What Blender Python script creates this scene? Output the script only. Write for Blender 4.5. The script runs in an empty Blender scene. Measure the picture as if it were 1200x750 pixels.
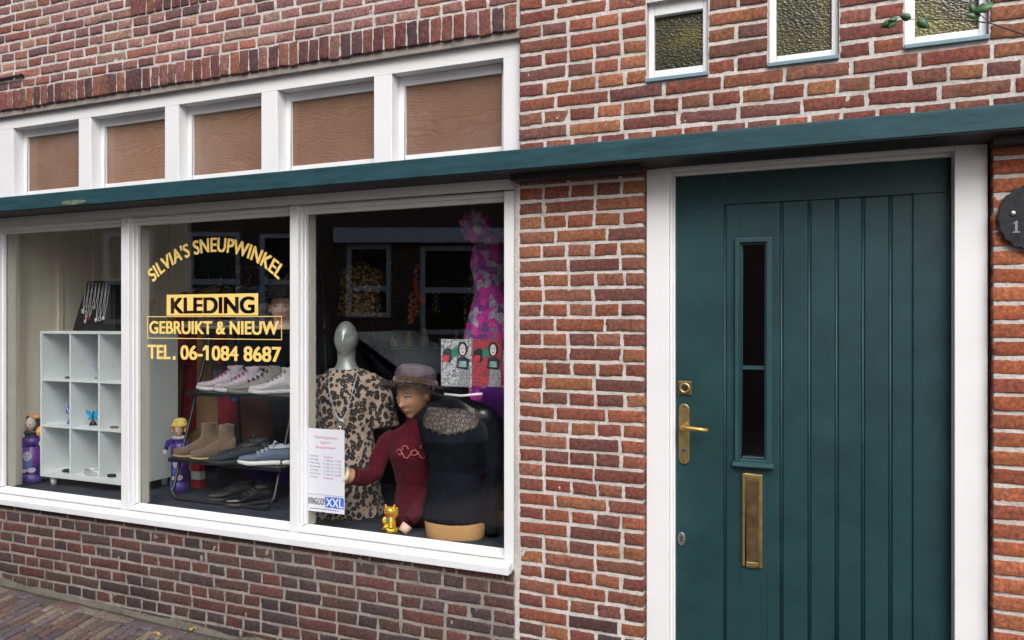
import bpy, bmesh, math, random
from mathutils import Vector, Matrix, noise
R = math.radians; PI = math.pi
random.seed(7)
scene = bpy.context.scene
COL = scene.collection

# ------------------------------------------------------------------ camera, sky, sun, exposure
CAMY, CAMZ, FPX = 2.96, 1.54, 900.0
TH = math.atan(FPX and 2144.0 / FPX); TH = PI / 2 - TH            # camera yaw from the facade normal
cam_d = bpy.data.cameras.new('camera'); cam = bpy.data.objects.new('camera', cam_d); COL.objects.link(cam)
cam.location = (0, -CAMY, CAMZ); cam.rotation_euler = (R(90), 0, TH)
cam_d.sensor_width = 36; cam_d.lens = 36 * FPX / 1200; cam_d.clip_start = .02; cam_d.clip_end = 2000
scene.camera = cam

SUN_EL, SUN_AZ = R(44), R(152)      # direction towards the sun: in front of the facade, from the left
sun_dir = Vector((math.cos(SUN_EL) * math.sin(SUN_AZ), math.cos(SUN_EL) * math.cos(SUN_AZ), math.sin(SUN_EL)))
world = bpy.data.worlds.new('World'); scene.world = world; world.use_nodes = True
wn = world.node_tree; wn.nodes.clear()
sky = wn.nodes.new('ShaderNodeTexSky'); sky.sky_type = 'NISHITA'; sky.sun_disc = False
sky.sun_elevation = SUN_EL; sky.sun_rotation = SUN_AZ % (2 * PI); sky.dust_density = 4; sky.air_density = 1.0
hs = wn.nodes.new('ShaderNodeHueSaturation'); hs.inputs['Saturation'].default_value = .5
bg = wn.nodes.new('ShaderNodeBackground'); bg.inputs['Strength'].default_value = .15
wo = wn.nodes.new('ShaderNodeOutputWorld')
wn.links.new(sky.outputs[0], hs.inputs['Color']); wn.links.new(hs.outputs[0], bg.inputs[0]); wn.links.new(bg.outputs[0], wo.inputs[0])
sl = bpy.data.lights.new('sun', 'SUN'); sl.energy = 1.15; sl.angle = R(35); sl.color = (1, .97, .93)
sun = bpy.data.objects.new('sun', sl); COL.objects.link(sun)
sun.rotation_euler = sun_dir.to_track_quat('Z', 'Y').to_euler(); sun.location = (0, -10, 10)
vs = scene.view_settings; vs.view_transform = 'Standard'; vs.look = 'None'; vs.exposure = .70; vs.gamma = 1

# ------------------------------------------------------------------ measuring: photo point + depth plane -> metres
def P(px, py, y=0.0):
    a = math.atan((px - 600) / FPX); phi = a - TH
    d = CAMY + y; dep = d * math.cos(a) / math.cos(phi)
    return math.tan(phi) * d, CAMZ + (375 - py) * dep / FPX
def PX(px, y=0.0): return P(px, 375, y)[0]
def PZ(px, py, y=0.0): return P(px, py, y)[1]

# ------------------------------------------------------------------ materials
def nodes(m):
    m.use_nodes = True; nt = m.node_tree; b = nt.nodes['Principled BSDF']; return nt, b
def N(nt, t, **k):
    n = nt.nodes.new(t)
    for a, v in k.items():
        if a in n.inputs: n.inputs[a].default_value = v
        else: setattr(n, a, v)
    return n
def ramp(nt, fac, stops):
    r = nt.nodes.new('ShaderNodeValToRGB'); e = r.color_ramp.elements
    while len(e) < len(stops): e.new(.5)
    for el, (p, c) in zip(e, stops):
        el.position = p; el.color = (*c, 1) if len(c) == 3 else c
    nt.links.new(fac, r.inputs[0]); return r.outputs[0]
def mixc(nt, fac, a, b, mode='MIX'):
    m = nt.nodes.new('ShaderNodeMix'); m.data_type = 'RGBA'; m.blend_type = mode
    for s, v in ((0, fac), (6, a), (7, b)):
        if hasattr(v, 'links') or hasattr(v, 'is_output'): nt.links.new(v, m.inputs[s])
        else: m.inputs[s].default_value = v if s == 0 else ((*v, 1) if len(v) == 3 else v)
    return m.outputs[2]
def coords(nt, scale=(1, 1, 1)):
    tc = nt.nodes.new('ShaderNodeTexCoord'); mp = nt.nodes.new('ShaderNodeMapping'); mp.inputs['Scale'].default_value = scale
    nt.links.new(tc.outputs['Object'], mp.inputs[0]); return mp.outputs[0]
def noise_t(nt, co, scale, detail=4, rough=.6, dist=0):
    n = N(nt, 'ShaderNodeTexNoise', Scale=scale, Detail=detail, Roughness=rough, Distortion=dist)
    nt.links.new(co, n.inputs['Vector']); return n.outputs['Fac']
def bump(nt, b, h, strength=.3, dist=.002):
    bp = N(nt, 'ShaderNodeBump', Strength=strength, Distance=dist); nt.links.new(h, bp.inputs['Height']); nt.links.new(bp.outputs[0], b.inputs['Normal'])
def mat(name, col, rough=.6, metal=0, var=.12, vs_=8, bmp=.0, bs=60, coat=0, stretch=(1, 1, 1), sheen=0, spec=.5, wear=None):
    m = bpy.data.materials.new(name); nt, b = nodes(m)
    b.inputs['Roughness'].default_value = rough; b.inputs['Metallic'].default_value = metal
    b.inputs['Coat Weight'].default_value = coat; b.inputs['Sheen Weight'].default_value = sheen; b.inputs['Specular IOR Level'].default_value = spec
    co = coords(nt, stretch)
    f = noise_t(nt, co, vs_)
    c = ramp(nt, f, [(.3, tuple(x * (1 - var) for x in col)), (.7, tuple(min(1, x * (1 + var)) for x in col))])
    if wear:
        wc, ws, lo = wear
        f2 = noise_t(nt, coords(nt, stretch), ws, 8, .7)
        mk = ramp(nt, f2, [(lo, (0, 0, 0)), (lo + .05, (1, 1, 1))]); c = mixc(nt, mk, c, wc)
    nt.links.new(c, b.inputs['Base Color'])
    if bmp: bump(nt, b, noise_t(nt, co, bs, 6), bmp)
    return m

M = {}
def brick_material(name, mossy=False):
    m = bpy.data.materials.new(name); nt, b = nodes(m); b.inputs['Roughness'].default_value = .88; b.inputs['Specular IOR Level'].default_value = .25
    at = N(nt, 'ShaderNodeAttribute', attribute_name='bc'); co = coords(nt)
    f = noise_t(nt, co, 70, 8, .7)
    c = mixc(nt, 1.0, at.outputs['Color'], ramp(nt, f, [(.32, (.42, .42, .46)), (.5, (.9, .9, .9)), (.66, (1.5, 1.45, 1.4))]), 'MULTIPLY')
    f2 = noise_t(nt, co, 16, 6, .7)
    c = mixc(nt, ramp(nt, f2, [(.46, (0, 0, 0)), (.75, (.5, .5, .5))]), c, (.10, .065, .06))
    f3 = noise_t(nt, co, 38, 9, .8, .4)
    c = mixc(nt, ramp(nt, f3, [(.61, (0, 0, 0)), (.70, (.42, .42, .42))]), c, (.30, .26, .24))
    f5 = noise_t(nt, co, 1.6, 5, .65)
    c = mixc(nt, 1, c, ramp(nt, f5, [(.3, (.72, .70, .72)), (.5, (1, 1, 1)), (.72, (1.22, 1.16, 1.12))]), 'MULTIPLY')
    if mossy:
        f4 = noise_t(nt, co, 5, 6, .7); c = mixc(nt, ramp(nt, f4, [(.56, (0, 0, 0)), (.72, (.5, .5, .5))]), c, (.05, .06, .035))
    nt.links.new(c, b.inputs['Base Color'])
    bump(nt, b, noise_t(nt, co, 130, 8, .8), 1.0, .0035); return m
def mortar_material(name, col=(.56, .53, .505), dark=(.40, .37, .35)):
    m = bpy.data.materials.new(name); nt, b = nodes(m); b.inputs['Roughness'].default_value = .95; b.inputs['Specular IOR Level'].default_value = .2
    co = coords(nt); f = noise_t(nt, co, 7, 8, .7); g = noise_t(nt, co, 150, 5, .8)
    c = ramp(nt, f, [(.3, dark), (.5, col), (.75, tuple(x * 1.18 for x in col))])
    c = mixc(nt, 1, c, ramp(nt, g, [(.3, (.6, .6, .6)), (.6, (1.05, 1.05, 1.05))]), 'MULTIPLY')
    nt.links.new(c, b.inputs['Base Color']); bump(nt, b, g, .9, .004); return m
M['brick'] = brick_material('brick')
M['paver'] = brick_material('paver_brick', True)
M['mortar'] = mortar_material('mortar')
M['mortar_dark'] = mortar_material('old_mortar', (.30, .27, .25), (.17, .15, .135))
M['bed'] = mortar_material('paver_joint_sand', (.075, .07, .05), (.03, .04, .02))
M['white'] = mat('white_paint', (.66, .67, .69), .42, var=.03, vs_=5, bmp=.12, bs=25, wear=((.5, .49, .48), 26, .745))
M['white_sill'] = mat('white_sill_paint', (.64, .66, .70), .45, var=.05, vs_=6, bmp=.25, bs=25, wear=((.4, .39, .37), 14, .70))
M['beige'] = mat('beige_paint', (.46, .42, .36), .5, var=.06)
M['cream'] = mat('cream_panel', (.80, .74, .62), .6, var=.08, vs_=3, stretch=(4, 4, .6))
M['band'] = mat('blue_green_beam_paint', (.016, .052, .066), .55, spec=.22, var=.25, vs_=12, bmp=.35, bs=20, stretch=(.5, 1, 3), wear=((.11, .17, .19), 30, .70))
M['door'] = mat('door_green_paint', (.0112, .0395, .0445), .45, spec=.32, var=.22, vs_=5, bmp=.35, bs=170, wear=((.10, .15, .15), 60, .70))
M['door_trim'] = mat('door_trim_paint', (.016, .052, .060), .40, var=.08, bmp=.2, bs=90)
M['black'] = mat('black_wood', (.012, .012, .014), .6)
M['dark_iron'] = mat('dark_iron', (.03, .03, .035), .5, .6, bmp=.4)
M['ply'] = None
def plywood():
    m = bpy.data.materials.new('plywood'); nt, b = nodes(m); b.inputs['Roughness'].default_value = .55
    b.inputs['Coat Weight'].default_value = .6; b.inputs['Coat Roughness'].default_value = .06
    co = coords(nt, (1, 1, 2.6))
    w = N(nt, 'ShaderNodeTexWave', Scale=8, Distortion=34, Detail=3, wave_type='BANDS', bands_direction='Z'); w.inputs['Detail Scale'].default_value = .35
    nt.links.new(co, w.inputs['Vector'])
    c = ramp(nt, w.outputs['Fac'], [(.0, (.205, .115, .072)), (.4, (.235, .136, .088)), (1, (.27, .165, .112))])
    g = noise_t(nt, coords(nt, (12, 12, 150)), 3, 6, .7)
    c = mixc(nt, 1, c, ramp(nt, g, [(.3, (.72, .70, .68)), (.65, (1.15, 1.15, 1.15))]), 'MULTIPLY')
    c = mixc(nt, ramp(nt, noise_t(nt, coords(nt), 3.3, 5), [(.45, (0, 0, 0)), (.75, (.5, .5, .5))]), c, (.31, .25, .225))
    c = mixc(nt, ramp(nt, noise_t(nt, coords(nt, (1, 1, .5)), 1.7, 4), [(.35, (.55, .55, .55)), (.6, (0, 0, 0))]), c, (.16, .075, .05))
    oi = nt.nodes.new('ShaderNodeObjectInfo'); c = mixc(nt, 1, c, ramp(nt, oi.outputs['Random'], [(0, (.80, .78, .76)), (.5, (1, .98, .95)), (1, (1.18, 1.12, 1.08))]), 'MULTIPLY')
    sp_ = noise_t(nt, coords(nt, (1, 1, 3)), 130, 3, .7); c = mixc(nt, 1, c, ramp(nt, sp_, [(.35, (.66, .64, .62)), (.6, (1.15, 1.15, 1.15))]), 'MULTIPLY')
    nt.links.new(c, b.inputs['Base Color']); return m
M['ply'] = plywood()
def glass(name, tint=(1, 1, 1), f0=.055, rough=0.0, gain=1.0):
    m = bpy.data.materials.new(name); m.use_nodes = True; nt = m.node_tree; nt.nodes.clear()
    o = N(nt, 'ShaderNodeOutputMaterial'); t = N(nt, 'ShaderNodeBsdfTransparent'); t.inputs[0].default_value = (*tint, 1)
    g = N(nt, 'ShaderNodeBsdfGlossy'); g.inputs['Roughness'].default_value = rough; mx = N(nt, 'ShaderNodeMixShader')
    lw = N(nt, 'ShaderNodeLayerWeight'); lw.inputs['Blend'].default_value = .5
    p = N(nt, 'ShaderNodeMath', operation='POWER'); p.inputs[1].default_value = 5
    ma = N(nt, 'ShaderNodeMath', operation='MULTIPLY_ADD'); ma.inputs[1].default_value = .95 * gain; ma.inputs[2].default_value = f0
    nt.links.new(lw.outputs['Facing'], p.inputs[0]); nt.links.new(p.outputs[0], ma.inputs[0]); nt.links.new(ma.outputs[0], mx.inputs[0])
    nt.links.new(t.outputs[0], mx.inputs[1]); nt.links.new(g.outputs[0], mx.inputs[2]); nt.links.new(mx.outputs[0], o.inputs[0]); return m
M['glass'] = glass('shop_glass', (.97, .985, .98))
def amber():
    m = bpy.data.materials.new('hammered_amber_glass'); nt, b = nodes(m); co = coords(nt, (1, 1, 1.6))
    b.inputs['Roughness'].default_value = .26; b.inputs['Specular IOR Level'].default_value = .5
    f = noise_t(nt, coords(nt), 5, 3)
    nt.links.new(ramp(nt, f, [(.35, (.012, .013, .005)), (.55, (.040, .037, .008)), (.75, (.11, .095, .012))]), b.inputs['Base Color'])
    v = N(nt, 'ShaderNodeTexVoronoi', Scale=105, feature='SMOOTH_F1'); nt.links.new(co, v.inputs['Vector'])
    bump(nt, b, v.outputs['Distance'], .6, .004); return m
M['amber'] = amber()
M['brass'] = mat('aged_brass', (.42, .31, .13), .36, .85, var=.25, vs_=30, bmp=.15, bs=60)
M['brass_dark'] = mat('tarnished_brass', (.17, .12, .06), .45, .8, var=.4, vs_=25, bmp=.2)
M['steel'] = mat('steel', (.45, .45, .44), .3, .9)
M['silver'] = mat('silver_lacquer', (.46, .48, .46), .36, .55, var=.06)
M['gold'] = mat('gold_plastic', (.78, .47, .05), .25, .55, var=.1)
M['gold_letters'] = mat('yellow_vinyl', (.80, .57, .17), .5, var=.05)
M['white_board'] = mat('white_laminate', (.66, .69, .71), .4, var=.04)
M['carpet'] = mat('navy_carpet', (.016, .024, .042), .95, var=.5, vs_=150, bmp=.6, bs=300)
M['paper'] = mat('white_paper', (.56, .58, .64), .6, var=.02)
M['ink_red'] = mat('pink_ink', (.50, .08, .16), .6)
M['ink_grey'] = mat('grey_ink', (.16, .16, .22), .6)
M['ink_black'] = mat('black_ink', (.02, .02, .035), .6)
M['ink_blue'] = mat('blue_ink', (.03, .12, .52), .5)
M['skin'] = mat('mannequin_skin', (.50, .27, .16), .4, var=.05)
M['skin_pale'] = mat('pale_mannequin_skin', (.78, .52, .42), .4, var=.04)
M['wood'] = mat('pale_wood', (.60, .33, .14), .45, var=.12, vs_=4, stretch=(1, 1, 6))
M['slate'] = mat('slate', (.014, .016, .020), .6, spec=.25, var=.6, vs_=30, bmp=.6, bs=50)
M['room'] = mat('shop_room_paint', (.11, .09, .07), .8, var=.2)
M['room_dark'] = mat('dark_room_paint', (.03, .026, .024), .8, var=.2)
M['leaf'] = mat('leaf', (.035, .10, .035), .45, var=.3, vs_=30)
M['twig'] = mat('twig', (.05, .035, .025), .7)

# ------------------------------------------------------------------ objects
def link(name, me, m=None, parent=None):
    o = bpy.data.objects.new(name, me); COL.objects.link(o)
    for x in (m if isinstance(m, (list, tuple)) else [m] if m else []): o.data.materials.append(M[x] if isinstance(x, str) else x)
    if parent: o.parent = parent
    return o
def empty(name, loc=(0, 0, 0), rz=0, parent=None):
    o = bpy.data.objects.new(name, None); COL.objects.link(o); o.location = loc; o.rotation_euler = (0, 0, rz); o.empty_display_size = .1
    if parent: o.parent = parent
    return o
def tag(o, label=None, cat=None, group=None, kind=None):
    if label: o['label'] = label
    if cat: o['category'] = cat
    if group: o['group'] = group
    if kind: o['kind'] = kind
    return o
class MB:
    """collects shapes and links them as one mesh"""
    def __init__(s): s.v = []; s.f = []; s.mi = []; s.sm = []
    def add(s, vs_, fs, mi=0, smooth=False):
        k = len(s.v); s.v += [tuple(p) for p in vs_]
        for f in fs: s.f.append(tuple(i + k for i in f)); s.mi.append(mi); s.sm.append(smooth)
        return s
    def box(s, x0, x1, y0, y1, z0, z1, mi=0):
        x0, x1 = sorted((x0, x1)); y0, y1 = sorted((y0, y1)); z0, z1 = sorted((z0, z1))
        v = [(x0, y0, z0), (x1, y0, z0), (x1, y1, z0), (x0, y1, z0), (x0, y0, z1), (x1, y0, z1), (x1, y1, z1), (x0, y1, z1)]
        return s.add(v, [(0, 3, 2, 1), (4, 5, 6, 7), (0, 1, 5, 4), (1, 2, 6, 5), (2, 3, 7, 6), (3, 0, 4, 7)], mi)
    def prism(s, pts, x0, x1, mi=0, smooth=False):
        """profile in (y, z), counter-clockwise or not, extruded along x"""
        n = len(pts); v = [(x0, y, z) for y, z in pts] + [(x1, y, z) for y, z in pts]
        fs = [(i, (i + 1) % n, (i + 1) % n + n, i + n) for i in range(n)]
        s.add(v, fs, mi, smooth); return s.add(v, [tuple(range(n))[::-1], tuple(range(n, 2 * n))], mi)
    def plate(s, pts, y0, y1, mi=0):
        """outline in (x, z) extruded in y"""
        n = len(pts); v = [(x, y0, z) for x, z in pts] + [(x, y1, z) for x, z in pts]
        s.add(v, [(i, (i + 1) % n, (i + 1) % n + n, i + n) for i in range(n)], mi)
        return s.add(v, [tuple(range(n))[::-1], tuple(range(n, 2 * n))], mi)
    def tube(s, path, rad, seg=10, mi=0, closed=False, flat=1.0):
        path = [Vector(p) for p in path]; n = len(path)
        rr = rad if isinstance(rad, (list, tuple)) else [rad] * n
        k = len(s.v); up = Vector((0, 0, 1)); prev = None; rings = []
        for i, p in enumerate(path):
            t = (path[(i + 1) % n] - path[i - 1]) if closed else (path[min(i + 1, n - 1)] - path[max(i - 1, 0)])
            t = t.normalized() if t.length > 1e-9 else Vector((0, 0, 1))
            if prev is None:
                a = t.cross(up if abs(t.z) < .9 else Vector((1, 0, 0))).normalized()
            else: a = (prev - t * prev.dot(t)).normalized()
            prev = a; b = t.cross(a)
            rings.append([p + a * math.cos(2 * PI * j / seg) * rr[i] + b * math.sin(2 * PI * j / seg) * rr[i] * flat for j in range(seg)])
        v = [q for r_ in rings for q in r_]; fs = []
        for i in range(n if closed else n - 1):
            for j in range(seg):
                a0 = i * seg + j; a1 = i * seg + (j + 1) % seg; b0 = ((i + 1) % n) * seg + j; b1 = ((i + 1) % n) * seg + (j + 1) % seg
                fs.append((a0, a1, b1, b0))
        s.add(v, fs, mi, True)
        if not closed: s.add(v, [tuple(range(seg))[::-1], tuple(range((n - 1) * seg, n * seg))], mi)
        return s
    def loft(s, rings, seg=28, mi=0, cap=True, pw=2.0, wob=None):
        """rings: (cx, cy, cz, rx, ry) horizontal ellipses"""
        v = []; fs = []
        for i, (cx, cy, cz, rx, ry) in enumerate(rings):
            for j in range(seg):
                a = 2 * PI * j / seg; c, n_ = math.cos(a), math.sin(a)
                e = 2 / pw; px_ = math.copysign(abs(c) ** e, c); py_ = math.copysign(abs(n_) ** e, n_)
                k = 1 + (wob(i, a) if wob else 0)
                v.append((cx + rx * px_ * k, cy + ry * py_ * k, cz))
        for i in range(len(rings) - 1):
            for j in range(seg):
                j2 = (j + 1) % seg; fs.append((i * seg + j, i * seg + j2, (i + 1) * seg + j2, (i + 1) * seg + j))
        s.add(v, fs, mi, True)
        if cap: s.add(v, [tuple(range(seg))[::-1], tuple(range((len(rings) - 1) * seg, len(rings) * seg))], mi)
        return s
    def ell(s, c, r, seg=20, rings=12, mi=0, fn=None):
        v = []; fs = []
        for i in range(rings + 1):
            th = PI * i / rings
            for j in range(seg):
                a = 2 * PI * j / seg; p = Vector((r[0] * math.sin(th) * math.cos(a), r[1] * math.sin(th) * math.sin(a), r[2] * math.cos(th)))
                if fn: p = fn(p)
                v.append((c[0] + p.x, c[1] + p.y, c[2] + p.z))
        for i in range(rings):
            for j in range(seg):
                j2 = (j + 1) % seg; fs.append((i * seg + j, (i + 1) * seg + j, (i + 1) * seg + j2, i * seg + j2))
        return s.add(v, fs, mi, True)
    def build(s, name, m, parent=None, bevel=0, loc=None, rot=None, sub=0, remesh=0):
        me = bpy.data.meshes.new(name); me.from_pydata(s.v, [], s.f)
        for p, mi, sm in zip(me.polygons, s.mi, s.sm): p.material_index = mi; p.use_smooth = sm
        bm = bmesh.new(); bm.from_mesh(me); bmesh.ops.remove_doubles(bm, verts=bm.verts, dist=1e-5)
        bmesh.ops.recalc_face_normals(bm, faces=bm.faces); bm.to_mesh(me); bm.free(); me.update()
        o = link(name, me, m, parent)
        if loc: o.location = loc
        if rot: o.rotation_euler = rot
        if remesh:
            d = o.modifiers.new('join', 'REMESH'); d.mode = 'VOXEL'; d.voxel_size = remesh; d.use_smooth_shade = True
            d = o.modifiers.new('soft', 'SMOOTH'); d.iterations = 3; d.factor = .5
        if bevel:
            d = o.modifiers.new('bevel', 'BEVEL'); d.width = bevel; d.segments = 2; d.limit_method = 'ANGLE'; d.angle_limit = R(35)
        if sub:
            d = o.modifiers.new('sub', 'SUBSURF'); d.levels = sub; d.render_levels = sub
        return o
def wrinkle(o, strength=.012, size=.06, z=1.0):
    t = bpy.data.textures.new('folds', 'CLOUDS'); t.noise_scale = size; t.noise_depth = 2
    d = o.modifiers.new('folds', 'DISPLACE'); d.texture = t; d.strength = strength; d.mid_level = .5; d.texture_coords = 'LOCAL'
    return o
def children(o): return [c for c in bpy.data.objects if c.parent == o]
def copy_tree(o, parent=None):
    kids = children(o); c = o.copy(); COL.objects.link(c)
    if parent: c.parent = parent
    for ch in kids: copy_tree(ch, c)
    return c

# ---- lettering
def text_curve(s, bold=0.0, spacing=1.0):
    cu = bpy.data.curves.new('lettering', 'FONT'); cu.body = s; cu.offset = bold; cu.space_character = spacing; cu.dimensions = '2D'; cu.fill_mode = 'FRONT'
    return cu
def text_data(s, bold=0.0, spacing=1.0):
    cu = text_curve(s, bold, spacing); o = bpy.data.objects.new('lettering', cu); COL.objects.link(o)
    bpy.context.view_layer.update()
    me = bpy.data.meshes.new_from_object(o.evaluated_get(bpy.context.evaluated_depsgraph_get()))
    v = [(p.co.x, p.co.y) for p in me.vertices]; f = [tuple(p.vertices) for p in me.polygons]
    bpy.data.objects.remove(o); bpy.data.curves.remove(cu); bpy.data.meshes.remove(me)
    x0 = min(p[0] for p in v); x1 = max(p[0] for p in v); y0 = min(p[1] for p in v); y1 = max(p[1] for p in v)
    return [((x - x0) / (x1 - x0), (y - y0) / (y1 - y0)) for x, y in v], f
def add_text(mb, s, x0, x1, z0, z1, y, bold=.0, mi=0, warp=None, spacing=1.0):
    # heavy lettering: the same glyphs laid five times with a small shift
    v, f = text_data(s, 0, spacing); d = bold * (.55 * (z1 - z0))
    sh = [(0, 0)] if not bold else [(0, 0), (-d, d * .5), (d, d * .5), (-d, -d * .5), (d, -d * .5)]
    for k, (dx, dz) in enumerate(sh):
        pts = [(x0 + u * (x1 - x0) + dx * (1 if not warp else 1), z0 + w * (z1 - z0) + dz) for u, w in v]
        if warp: pts = [warp(*p) for p in pts]
        mb.add([(x, y - .00012 * k, z) for x, z in pts], f, mi)

# ------------------------------------------------------------------ bricks laid one by one (each wall is one mesh)
PAL = {'pier': [(0.2141, 0.0718, 0.0417), (0.1824, 0.0594, 0.0397), (0.1586, 0.0555, 0.0417), (0.2379, 0.0958, 0.0497), (0.1348, 0.0527, 0.0447), (0.1982, 0.0814, 0.0546)], 'upper': [(0.1802, 0.0597, 0.0422), (0.1459, 0.0501, 0.0413), (0.2059, 0.0722, 0.0451), (0.1287, 0.0559, 0.0488), (0.1716, 0.0722, 0.0516), (0.2317, 0.0963, 0.0516)], 'left': [(0.209, 0.0968, 0.088), (0.2475, 0.1265, 0.1122), (0.165, 0.077, 0.0748), (0.275, 0.154, 0.1265), (0.231, 0.1155, 0.1045), (0.132, 0.066, 0.0704), (0.209, 0.0792, 0.0605), (0.253, 0.1595, 0.1265), (0.231, 0.0968, 0.0726), (0.209, 0.11, 0.1045)], 'base': [(0.0707, 0.0388, 0.0365), (0.0875, 0.0395, 0.0332), (0.0572, 0.0388, 0.0412), (0.0976, 0.0423, 0.0365), (0.0505, 0.0367, 0.0372), (0.0808, 0.048, 0.0398)], 'strip': [(0.272, 0.0808, 0.0378), (0.24, 0.0697, 0.036), (0.216, 0.0638, 0.0405), (0.304, 0.102, 0.0495)], 'rowlock': [(0.1326, 0.0504, 0.0468), (0.1014, 0.042, 0.0432), (0.1638, 0.0605, 0.0495), (0.078, 0.042, 0.045), (0.1716, 0.0756, 0.054), (0.1794, 0.084, 0.0765)], 'paver': [(0.1437, 0.1092, 0.092), (0.1092, 0.0897, 0.0862), (0.0978, 0.0782, 0.0978), (0.1782, 0.1437, 0.1092), (0.1207, 0.0943, 0.1035), (0.138, 0.0862, 0.0782), (0.0805, 0.0725, 0.069), (0.184, 0.1552, 0.1265)]}
class Bricks:
    def __init__(s): s.v = []; s.f = []; s.c = []
    def brick(s, x0, x1, z0, z1, y=0.0, back=.055, col=(.2, .1, .1), tilt=0.0, rough=1.0, top=False):
        """front face at y, sides running back; z is up (top=True lays it flat: z -> depth along -y)"""
        w, h = x1 - x0, z1 - z0; nx = max(5, int(w / .013)); nz = 5
        if h > w: nz = max(6, int(h / .014)); nx = 5
        sd = random.random() * 100; k = len(s.v)
        yo = y + random.uniform(-.0025, .002); ty = random.uniform(-.012, .012); tz = random.uniform(-.012, .012)
        dx = [random.uniform(-.002, .002) * rough for _ in range(4)]
        W, H = nx + 3, nz + 3
        for j in range(H):
            for i in range(W):
                u = min(max((i - 1) / nx, 0), 1); t = min(max((j - 1) / nz, 0), 1)
                u = 0.5 + (u - .5) * 1; t = t
                x = x0 + w * u; z = z0 + h * t
                edge = (i <= 1 or i >= W - 2 or j <= 1 or j >= H - 2); outer = (i == 0 or i == W - 1 or j == 0 or j == H - 1)
                ex = noise.noise(Vector((x * 75 + sd, z * 75, 0))); ez = noise.noise(Vector((x * 75, z * 75 + sd, 5)))
                x += ex * .0026 * rough + (dx[0] if t > .5 else dx[1]) ; z += ez * .0020 * rough + tilt * (u - .5) * w + (dx[2] if u > .5 else dx[3]) * .8
                yy = yo + ty * (u - .5) * w + tz * (t - .5) * h + noise.noise(Vector((x * 45, z * 45, sd))) * .0022 * rough
                if edge: yy += .0012 + max(0, noise.noise(Vector((x * 80, z * 80, sd + 9))) - .16) * .0065 * rough
                else:
                    # pull the inner ring close to the arris so that the edge stays crisp
                    if i == 2: x -= (w / nx) * .75
                    if i == W - 3: x += (w / nx) * .75
                    if j == 2: z -= (h / nz) * .72
                    if j == H - 3: z += (h / nz) * .72
                if outer: yy = y + back
                s.v.append((x, yy, z) if not top else (x, z, -yy))
        for j in range(H - 1):
            for i in range(W - 1):
                a = k + j * W + i; s.f.append((a, a + 1, a + W + 1, a + W)); s.c.append(col)
    def build(s, name, mats, parent, mortar=None):
        me = bpy.data.meshes.new(name); nb = len(s.f); v = list(s.v); f = list(s.f)
        if mortar: k = len(v); v += mortar.v; f += [tuple(i + k for i in q) for q in mortar.f]
        me.from_pydata(v, [], f)
        at = me.color_attributes.new('bc', 'FLOAT_COLOR', 'CORNER'); li = 0
        cols = []
        for i, p in enumerate(me.polygons):
            c = s.c[i] if i < nb else (.3, .3, .3)
            p.use_smooth = i < nb; p.material_index = 0 if i < nb else 1
            cols += [c[0], c[1], c[2], 1] * len(p.vertices)
        at.data.foreach_set('color', cols); me.update()
        return link(name, me, mats, parent)
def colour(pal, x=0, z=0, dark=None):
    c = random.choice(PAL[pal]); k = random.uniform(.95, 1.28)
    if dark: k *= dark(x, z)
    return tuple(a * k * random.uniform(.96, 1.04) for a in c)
CP = .06
def lay(B, x0, x1, z0, z1, zj, pal, holes=(), pattern='SH', start=0, dark=None, palfn=None, rough=1.0, CP=.06):
    """courses between z0 and z1; zj is the height of one bed joint's centre"""
    n0 = math.ceil((z0 - zj) / CP - 1e-6) - 1; n1 = math.floor((z1 - zj) / CP) + 1
    for n in range(n0, n1 + 1):
        jt = random.uniform(.0064, .0078); a = zj + n * CP + jt; b = zj + (n + 1) * CP - jt
        a2, b2 = max(a, z0), min(b, z1)
        if b2 - a2 < .012: continue
        cuts = [(x0, x1)]
        for hx0, hx1, hz0, hz1 in holes:
            if b2 > hz0 + .004 and a2 < hz1 - .004:
                new = []
                for (p, q) in cuts:
                    if hx0 > p: new.append((p, min(q, hx0)))
                    if hx1 < q: new.append((max(p, hx1), q))
                cuts = [(p, q) for p, q in new if q - p > .02]
        kind = pattern[(n + start) % len(pattern)]
        for (p, q) in cuts:
            x = p; first = True
            while x < q - .015:
                if kind == 'S': L = .205
                elif kind == 'H': L = .099
                else: L = random.choice((.205, .099, .099, .15))
                L += random.uniform(-.008, .006)
                if first and kind == 'S': L = (.205, .150, .099)[(n // 2) % 3]
                if q - x - L < .05: L = q - x
                L = min(L, q - x)
                if kind == 'S' and L > .235: L = L / 2 - .005
                if kind == 'H' and L > .135: L = L / 2 - .005
                pl = palfn(x, a) if palfn else pal
                B.brick(x, x + L, a2, b2, col=colour(pl, x, a, dark), tilt=random.uniform(-.012, .012) * rough, rough=rough)
                x += L + .0138 + random.uniform(-.002, .003); first = False
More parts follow.
